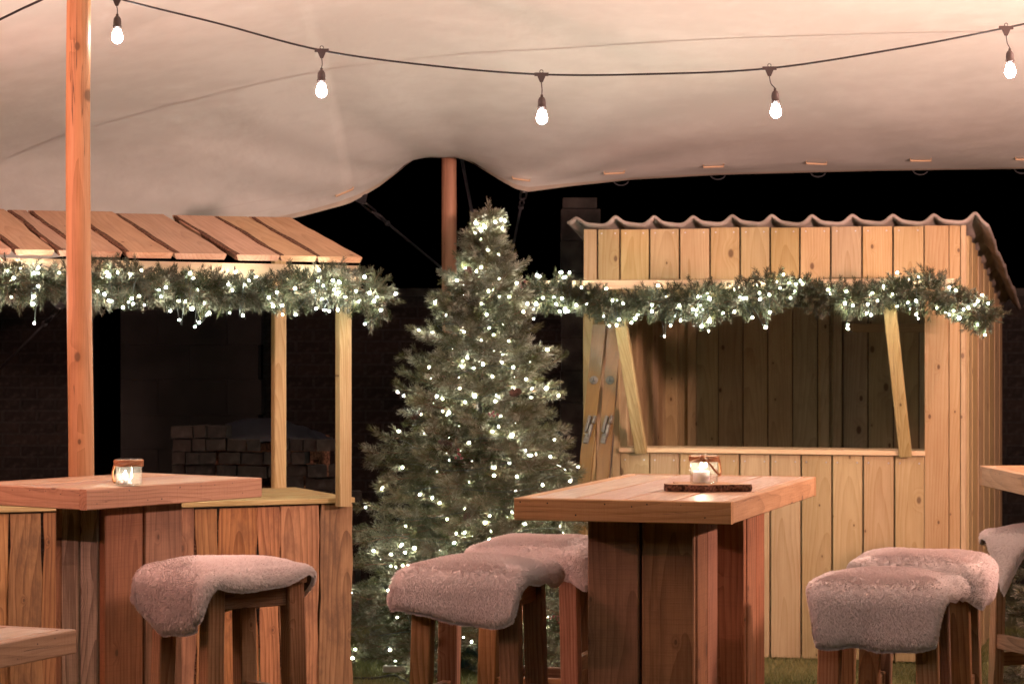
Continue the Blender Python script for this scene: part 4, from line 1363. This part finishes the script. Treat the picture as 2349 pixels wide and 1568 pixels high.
# ================================================================== needles
def needle_cloud(base, dirs, length, M_, nl, width, frost, spread=(.75, 1.15), seed=0, taper=.55, shade=None):
    """sprigs: base (N,3), unit dirs (N,3); M_ needles each around the axis, fanned towards the tip"""
    rg = np.random.default_rng(seed)
    n = len(base)
    length = np.broadcast_to(np.asarray(length, float), (n,))
    ref = np.where(np.abs(dirs[:, 2:3]) < .9, np.array([[0, 0, 1.]]), np.array([[1., 0, 0]]))
    a = np.cross(dirs, ref); a /= np.linalg.norm(a, axis=1, keepdims=True)
    b = np.cross(dirs, a)
    t = rg.uniform(0, 1, (n, M_)) ** .85
    ph = rg.uniform(0, 2 * np.pi, (n, M_))
    sp = rg.uniform(spread[0], spread[1], (n, M_)) * (1 - taper * t)
    nd = dirs[:, None, :] * np.cos(sp)[..., None] + (a[:, None, :] * np.cos(ph)[..., None] + b[:, None, :] * np.sin(ph)[..., None]) * np.sin(sp)[..., None]
    p0 = base[:, None, :] + dirs[:, None, :] * (t * length[:, None])[..., None]
    ln = nl * rg.uniform(.7, 1.15, (n, M_)) * (1 - .25 * t)
    p1 = p0 + nd * ln[..., None]
    side = np.cross(nd, rg.normal(0, 1, nd.shape)); side /= np.linalg.norm(side, axis=-1, keepdims=True) + 1e-9
    w = width
    v = np.stack([p0 - side * w * .5, p0 + side * w * .5, p1 + side * w * .35, p1 - side * w * .35], 2).reshape(-1, 3)
    k = np.arange(n * M_)[:, None] * 4
    f = np.concatenate([k + np.array([[0, 1, 2]]), k + np.array([[0, 2, 3]])])
    fr = np.clip(np.broadcast_to(frost[:, None], (n, M_)) * rg.uniform(.6, 1.3, (n, M_)), 0, 1)
    sh = rg.uniform(.1, .9, (n, M_)) if shade is None else np.clip(shade[:, None] + rg.uniform(-.25, .25, (n, M_)), 0, 1)
    root_ = np.stack([fr * .25, fr * .25, fr, fr], 2).reshape(-1)
    shv = np.repeat(sh.reshape(-1), 4)
    tint = np.stack([root_, shv, shv * 0], 1)
    return v, f, tint

def twig_cloud(p0, p1, r):
    n = len(p0)
    d = p1 - p0
    d = d / (np.linalg.norm(d, axis=1, keepdims=True) + 1e-9)
    ref = np.where(np.abs(d[:, 2:3]) < .9, np.array([[0, 0, 1.]]), np.array([[1., 0, 0]]))
    a = np.cross(d, ref); a /= np.linalg.norm(a, axis=1, keepdims=True)
    b = np.cross(d, a)
    ring = [a * math.cos(x) + b * math.sin(x) for x in (0, 2.094, 4.189)]
    rr = np.broadcast_to(np.asarray(r, float), (n,))[:, None]
    v = np.stack([p0 + q * rr for q in ring] + [p1 + q * rr * .5 for q in ring], 1).reshape(-1, 3)
    k = np.arange(n)[:, None] * 6
    q = [[0, 1, 4], [0, 4, 3], [1, 2, 5], [1, 5, 4], [2, 0, 3], [2, 3, 5]]
    f = np.concatenate([k + np.array([x]) for x in q])
    return v, f

def unit(v):
    return v / (np.linalg.norm(v, axis=-1, keepdims=True) + 1e-9)

# one fairy light: glowing berry on a dark husk
g_ = 1.618
iv = np.array([(-1, g_, 0), (1, g_, 0), (-1, -g_, 0), (1, -g_, 0), (0, -1, g_), (0, 1, g_), (0, -1, -g_), (0, 1, -g_), (g_, 0, -1), (g_, 0, 1), (-g_, 0, -1), (-g_, 0, 1)]) / math.hypot(1, g_)
if_ = [(0, 11, 5), (0, 5, 1), (0, 1, 7), (0, 7, 10), (0, 10, 11), (1, 5, 9), (5, 11, 4), (11, 10, 2), (10, 7, 6), (7, 1, 8), (3, 9, 4), (3, 4, 2), (3, 2, 6), (3, 6, 8), (3, 8, 9), (4, 9, 5), (2, 4, 11), (6, 2, 10), (8, 6, 7), (9, 8, 1)]
def led_mesh(r):
    hv, hf = lathe_geo([(.0003, -.024), (.0028, -.022), (.0034, -.008), (.0040, -.0035)], 6)
    V, F = merge([([tuple(p) for p in iv * r], if_), (hv, hf)])
    me = pymesh('led_bulb', V, F)
    me.materials.append(M['led']); me.materials.append(M['led_husk'])
    mi = [0] * 20 + [1] * (len(F) - 20)
    me.polygons.foreach_set('material_index', mi)
    return me
LED_S, LED_M, LED_B = led_mesh(.0036), led_mesh(.0045), led_mesh(.0066)
def rand_rot(rg):
    v = Vector(rg.normal(0, 1, 3)).normalized()
    return v.to_track_quat('Z', 'Y').to_matrix().to_4x4()

def fairy_string(label, pts, wire, o, seed=0, group='fairy light strings'):
    rg = np.random.default_rng(seed)
    root = empty('fairy_lights', o, 0, label, 'fairy lights', group)
    o = Vector(o)
    tube('wire', [Vector(p) - o for p in wire], .0016, M['led_husk'], root, 4)
    for p in pts:
        k = rg.uniform()
        me = LED_B if k > .93 else (LED_M if k > .35 else LED_S)
        link('led_bulb', me, None, root, Matrix.Translation(Vector(p) - o) @ rand_rot(rg))
    return root

# ------------------------------------------------------------------ Christmas tree
def fir_tree(name, label, base, lean, H, prof, nbranch, seed, cones, berries, M_needles=54, frost_k=.95, cat='tree', twl=.12):
    rg = np.random.default_rng(seed)
    root = empty(name, base, 0, label, cat)
    zs = np.array([p[0] for p in prof]); rs = np.array([p[1] for p in prof])
    tube('trunk', [(0, 0, .02), (lean[0] * .5, 0, H * .5), (lean[0] * .95, 0, H * .93)], [.028, .018, .006], M['trunk'], root, 8)
    # branches denser towards the bottom, spiralling round the trunk
    u = (np.arange(nbranch) + rg.uniform(-.3, .3, nbranch)) / nbranch
    u = np.clip(u, 0.001, .999)
    area = np.cumsum(np.interp(np.linspace(.10, H * .97, 200), zs, rs) + .06)
    area = area / area[-1]
    z = np.interp(u, area, np.linspace(.10, H * .97, 200))
    az = np.arange(nbranch) * 2.39996 + rg.uniform(-.3, .3, nbranch)
    rad = np.interp(z, zs, rs) * rg.choice([.6, .78, .92, 1.0, 1.06, 1.2], nbranch) * rg.uniform(.93, 1.07, nbranch) * (1 + .13 * np.sin(z * 9 + 2 * np.sin(az * 2)) + .08 * np.sin(az * 3 + z * 17))
    up = np.interp(z / H, [0, .5, .85, 1.0], [-.05, .12, .5, 1.3]) + rg.normal(0, .08, nbranch)
    o = np.stack([lean[0] * z / H, 0 * z, z - rad * up * .55], 1)
    bd = unit(np.stack([np.cos(az), np.sin(az), up], 1))
    bt = o + bd * rad[:, None] * np.sqrt(1 + up ** 2)[:, None] ** .5
    bt[:, 2] -= .10 * rad ** 1.5
    P0, D, Ln, Fr, Sh = [], [], [], [], []
    tw0, tw1, twr = [o], [bt], [np.full(nbranch, .0035)]
    for s_ in np.linspace(.14, 1.0, 9):
        for sd in (-1, 1, 0):
            if sd == 0 and s_ < .99: continue
            m = rg.uniform(size=nbranch) < (1.0 if s_ > .5 else .75)
            bp = (o + (bt - o) * (s_ + rg.uniform(-.04, .04, nbranch))[:, None])[m]
            lat = unit(np.cross(bd, np.array([[0, 0, 1.]])))[m] * sd
            dr = unit(bd[m] * rg.uniform(.55, 1.0, (m.sum(), 1)) + lat * rg.uniform(.5, 1.0, (m.sum(), 1)) + np.array([[0, 0, 1.]]) * rg.normal(.12, .26, (m.sum(), 1)))
            L_ = twl * rg.uniform(.6, 1.15, m.sum()) * (1 - .25 * (s_ > .8)) * np.interp(z[m] / H, [0, .8, 1], [1, .85, .6])
            P0.append(bp); D.append(dr); Ln.append(L_)
            Fr.append(np.clip(rg.beta(1.3, 1.6, m.sum()) * (.35 + .75 * s_) * frost_k * np.interp(z[m] / H, [0, .45, .7, 1], [.55, .6, 1.0, 1.1]), 0, 1))
            Sh.append(rg.uniform(.15, .85, m.sum()))
    # top leaders
    for k in range(8):
        a = k * 2.4
        bp = np.array([[lean[0] + .02 * math.cos(a) * (k > 0), .02 * math.sin(a), H - .10 - .05 * k]])
        P0.append(bp); D.append(unit(np.array([[.35 * math.cos(a) * (k > 0), .35 * math.sin(a) * (k > 0), 1.0]]))); Ln.append(np.array([.10])); Fr.append(np.array([.75])); Sh.append(np.array([.5]))
    P0, D, Ln, Fr, Sh = map(np.concatenate, (P0, D, Ln, Fr, Sh))
    v, f, t = needle_cloud(P0, D, Ln, M_needles, .040, .0021, Fr, seed=seed, shade=Sh)
    nd = link('needles', fast_mesh('needles', v, f, t), M['fir'], root)
    nd['kind'] = 'stuff'
    tv, tf = twig_cloud(np.concatenate(tw0 + [P0]), np.concatenate(tw1 + [P0 + D * Ln[:, None]]), np.concatenate(twr + [np.full(len(P0), .0018)]))
    tg = link('branches', fast_mesh('branches', tv, tf), M['twig'], root)
    tg['kind'] = 'stuff'
    # cones and berries
    geos = []
    for r_ in range(7):
        zz = -.028 + .0085 * r_
        rr = .016 * math.sin(math.pi * (.18 + .75 * r_ / 7))
        for k in range(8):
            a = 2 * math.pi * (k + .5 * (r_ % 2)) / 8
            c, s2 = math.cos(a), math.sin(a)
            w = .006
            geos.append(([(rr * .2 * c, rr * .2 * s2, zz), ((rr) * c - w * s2, rr * s2 + w * c, zz + .006), ((rr + .004) * c, (rr + .004) * s2, zz + .008), (rr * c + w * s2, rr * s2 - w * c, zz + .006)], [(0, 1, 2, 3)]))
    cone_me = pymesh('pine_cone', *merge(geos)); cone_me.materials.append(M['cone'])
    for p in cones:
        link('pine_cone', cone_me, None, root, Matrix.Translation(Vector(p) - Vector(base)) @ rand_rot(rg) @ Matrix.Scale(1.15, 4))
    sph = lathe_geo([(.0002, -.0062), (.0045, -.0043), (.0062, 0), (.0045, .0043), (.0002, .0062)], 8)
    for p in berries:
        gs_ = []
        for k in range(6):
            q = rg.normal(0, .013, 3)
            gs_.append(([(a + q[0], b_ + q[1], c_ + q[2]) for a, b_, c_ in sph[0]], sph[1]))
        link('berry_cluster', pymesh('berry_cluster', *merge(gs_)), M['berry'], root, Matrix.Translation(Vector(p) - Vector(base)), True)['kind'] = 'stuff'
    return root, (P0, D, Ln, bt, rad, az, z, o)

TB = Vector((-.215, 12.6, 0))
prof = [(0, .46), (.15, .54), (.3, .53), (.7, .49), (.93, .43), (1.14, .40), (1.35, .31), (1.56, .25), (1.72, .225), (1.87, .17), (2.0, .10), (2.1, .055), (2.2, .02), (2.28, .01)]
def trees_pt(px, py, front):
    p = P(px, py, TB.y)
    r = float(np.interp(p.z, [q[0] for q in prof], [q[1] for q in prof]))
    dx = p.x - (TB.x + .10 * p.z / 2.28)
    p.y = TB.y - math.sqrt(max(.0, r * r - dx * dx)) * front
    return P(px, py, p.y)
cones = [trees_pt(x, y, .92) for x, y in ((1073, 628), (957, 952), (1020, 1015), (1072, 1188), (816, 1390), (1010, 1560), (1180, 900))]
berries = [trees_pt(x, y, .98) for x, y in ((1195, 655), (1128, 945), (1055, 1040), (1275, 1420))]
xmas, tinfo = fir_tree('christmas_tree', 'tall frosted Christmas tree covered in fairy lights between the two stalls', TB, (.10, 0), 2.26, prof, 430, 21, cones, berries, 54, twl=.11)
# tree stand: four splayed metal feet
for k in range(4):
    a = k * math.pi / 2 + .5
    c, s2 = math.cos(a), math.sin(a)
    v = []
    for (r0, z0, z1, w) in ((.03, .03, .16, .03), (.34, .004, .05, .045)):
        for e in (-1, 1):
            v += [(r0 * c - e * w * s2, r0 * s2 + e * w * c, z0), (r0 * c - e * w * s2, r0 * s2 + e * w * c, z1)]
    link('stand_foot', pymesh('stand_foot', v, [(0, 1, 3, 2), (4, 6, 7, 5), (0, 4, 5, 1), (2, 3, 7, 6), (1, 5, 7, 3), (0, 2, 6, 4)]), M['tarp_green'], xmas)
# lights through the crown
rg = np.random.default_rng(4)
P0, D, Ln, bt, rad, az, z, o = tinfo
pool = P0 + D * Ln[:, None] * rg.uniform(.4, 1.15, (len(P0), 1)) + rg.normal(0, .012, P0.shape)
front = (pool[:, 1] < .12)
pool = pool[front]
sel = pool[rg.permutation(len(pool))[:290]] + np.array(TB)
hel = []
for k in range(420):
    tt = k / 419
    zz = .15 + 2.0 * tt
    rr = float(np.interp(zz, [q[0] for q in prof], [q[1] for q in prof])) * .86 + .02 * math.sin(k * 1.7)
    a = k * .27
    hel.append((TB.x + .10 * zz / 2.28 + rr * math.cos(a), TB.y + rr * math.sin(a), zz + .02 * math.sin(k * .9)))
extra = [P(1153, 524, 12.55), P(1112, 521, 12.55)]
fairy_string('warm white fairy lights wound through the Christmas tree', [tuple(p) for p in sel] + extra, hel, TB, 6)
small_prof = [(0, .20), (.12, .27), (.4, .22), (.7, .14), (.95, .05), (1.05, .01)]
fir_tree('small_fir', 'small frosted fir standing behind the stool at the right edge', Vector((2.45, 11.55, 0)), (.0, 0), 1.05, small_prof, 70, 33, [], [], 44, 1.4)

# ------------------------------------------------------------------ garlands
def garland(label, path, radius, per_m, seed, frost_mu, mat, led_n, led_label, hang=.02, M_n=46, tails=(), tw=.07):
    rg = np.random.default_rng(seed)
    pts = catmull(path, 14)
    A = np.array([tuple(p) for p in pts])
    seg = np.linalg.norm(np.diff(A, axis=0), axis=1)
    cum = np.concatenate([[0], np.cumsum(seg)])
    Lt = cum[-1]
    def at(s):
        return np.stack([np.interp(s, cum, A[:, k]) for k in range(3)], 1)
    root = empty('fir_garland', path[0], 0, label, 'garland', 'fir garlands on the stalls')
    o0 = np.array(tuple(path[0]))
    n = int(per_m * Lt)
    s_ = rg.uniform(0, Lt, n)
    c = at(s_)
    tg_ = unit(at(np.minimum(s_ + .01, Lt)) - at(np.maximum(s_ - .01, 0)))
    a1 = unit(np.cross(tg_, np.array([[0, 0, 1.]]))); a2 = np.cross(tg_, a1)
    th = rg.uniform(0, 2 * np.pi, n)
    rd = a1 * np.cos(th)[:, None] + a2 * np.sin(th)[:, None]
    lump = 1 + .28 * np.sin(s_ * 11 + seed) * np.sin(s_ * 5.3 + 1) + .12 * np.sin(s_ * 23)
    rr = radius * lump * rg.uniform(.05, 1.0, n) ** .6
    endf = np.clip(np.minimum(s_, Lt - s_) / .08, .35, 1)
    dr = unit(rd * rg.uniform(.6, 1.1, (n, 1)) + tg_ * rg.normal(0, .55, (n, 1)) + np.array([[0, 0, -.15]]) + rg.normal(0, .15, (n, 3)))
    ln = tw * rg.uniform(.6, 1.2, n)
    base = c + rd * (np.maximum(rr - ln * .75, 0) * endf)[:, None]
    for (tp, td, tl2) in tails:
        base = np.concatenate([base, np.array([tuple(tp)])]); dr = np.concatenate([dr, unit(np.array([td]))]); ln = np.concatenate([ln, [tl2]])
    fr = np.clip(rg.beta(.9, 1.6, len(base)) * 1.5 * frost_mu, 0, 1)
    sh = rg.uniform(.1, .9, len(base))
    v, f, t = needle_cloud(base - o0, dr, ln, M_n, .027, .0020, fr, seed=seed, shade=sh)
    nd = link('needles', fast_mesh('needles', v, f, t), mat, root)
    nd['kind'] = 'stuff'
    tv, tf = twig_cloud(base - o0, base + dr * ln[:, None] - o0, .0016)
    tw_ = link('twigs', fast_mesh('twigs', tv, tf), M['twig'], root)
    tw_['kind'] = 'stuff'
    tube('core_wire', [Vector(p) - Vector(path[0]) for p in A[::4]], .006, M['twig'], root, 5)
    # lights wound round it
    m = led_n
    sl_ = np.sort(rg.uniform(.0, Lt, m))
    cl = at(sl_)
    tgl = unit(at(np.minimum(sl_ + .01, Lt)) - at(np.maximum(sl_ - .01, 0)))
    b1 = unit(np.cross(tgl, np.array([[0, 0, 1.]]))); b2 = np.cross(tgl, b1)
    ph = rg.uniform(0, 2 * np.pi, m)
    # mostly on the side that faces the tables
    cam_side = np.where((b1[:, 1] * np.cos(ph) + b2[:, 1] * np.sin(ph)) > .45, np.pi, 0)
    ph = ph + cam_side
    q = cl + (b1 * np.cos(ph)[:, None] + b2 * np.sin(ph)[:, None]) * (radius * rg.uniform(.55, 1.12, m))[:, None]
    q[:, 2] -= hang * rg.uniform(0, 1, m) ** 3 * 2
    wire = catmull([Vector(x_) + Vector(rg.normal(0, .008, 3)) for x_ in q], 3)
    fairy_string(led_label, [tuple(x_) for x_ in q], wire, path[0], seed + 1)
    return root

def bar_pt(px, py, yo):
    x_ = bx(px, yo)
    w = bar_world(x_, yo, 0)
    return P(px, py, w.y)
def shed_pt(px, py, yo):
    w = shed_world(sx(px, yo), yo, 0)
    return P(px, py, w.y)
gp = [bar_pt(x_, y_, -.20) for x_, y_ in ((-160, 638), (-40, 645), (60, 650), (160, 652), (260, 648), (360, 652), (460, 668), (560, 672), (640, 668), (720, 655), (790, 652), (850, 675), (885, 700))]
tail0 = bar_pt(855, 715, -.20)
garland('frosted fir garland along the eave of the plank-roofed bar', gp, .092, 900, 41, .8, M['garland'], 105, 'fairy lights wound around the left garland', .03, tails=[(tail0, (-.1, 0, -1), .085), (tail0 + Vector((.02, 0, -.0)), (-.05, -.1, -1), .05)])
gp2 = [shed_pt(x_, y_, BO - .05) for x_, y_ in ((1222, 672), (1290, 668), (1350, 690), (1410, 706), (1480, 694), (1560, 688), (1640, 694), (1720, 684), (1800, 662), (1880, 676), (1960, 686), (2040, 672), (2120, 668), (2180, 684), (2228, 712), (2275, 735))]
garland('dark fir garland hung on the batten of the timber stall', gp2, .094, 950, 52, .5, M['garland'], 115, 'fairy lights wound around the right garland', .045, tails=[(shed_pt(2262, 732, BO - .05), (1, 0, .2), .07)])

# ================================================================== small things under the tree
px_b = P(915, 1507, 12.45); px_b.z = .02
ext = empty('extension_block', px_b, R(-12), 'pale extension socket block lying on the grass under the tree', 'socket block')
eb = link('block_body', pymesh('block_body', *box_geo(-.075, .075, -.02, .02, 0, .032)), M['pale'], ext)
md = eb.modifiers.new('b', 'BEVEL'); md.width = .005; md.segments = 2
for k in range(3):
    link('outlet', pymesh('outlet', *lathe_geo([(.0002, .0335), (.012, .0335), (.014, .031)], 14)), M['strap'], ext, Matrix.Translation((-.045 + .045 * k, 0, 0)))
wire_p = catmull([P(806, 1512, 12.3), P(860, 1517, 12.3), P(905, 1515, 12.4), P(930, 1540, 12.2), P(945, 1565, 12.1)], 6)
for p in wire_p: p.z = .012
wire_p += [Vector((wire_p[-1].x + .02 * k, wire_p[-1].y - .05 * k, .012)) for k in range(1, 5)]
tag(tube('tree_light_lead', wire_p, .006, M['black']), 'black lead of the tree lights lying on the grass', 'cable')
pc = P(932, 1522, 12.35); pc.z = .02
plug = empty('cable_plug', pc, 0, 'dark cable plug standing by the socket block', 'plug')
link('plug_body', pymesh('plug_body', *lathe_geo([(.0002, -.018), (.007, -.016), (.011, .0), (.011, .022), (.006, .03), (.004, .06), (.0002, .062)], 12)), M['brown_plastic'], plug, Matrix.Rotation(R(18), 4, 'Y'), True)
tube('plug_lead', catmull([(.012, 0, .058), (.03, -.01, .11), (.03, .02, .2), (0, .05, .28)], 5), .0035, M['black'], plug, 5)
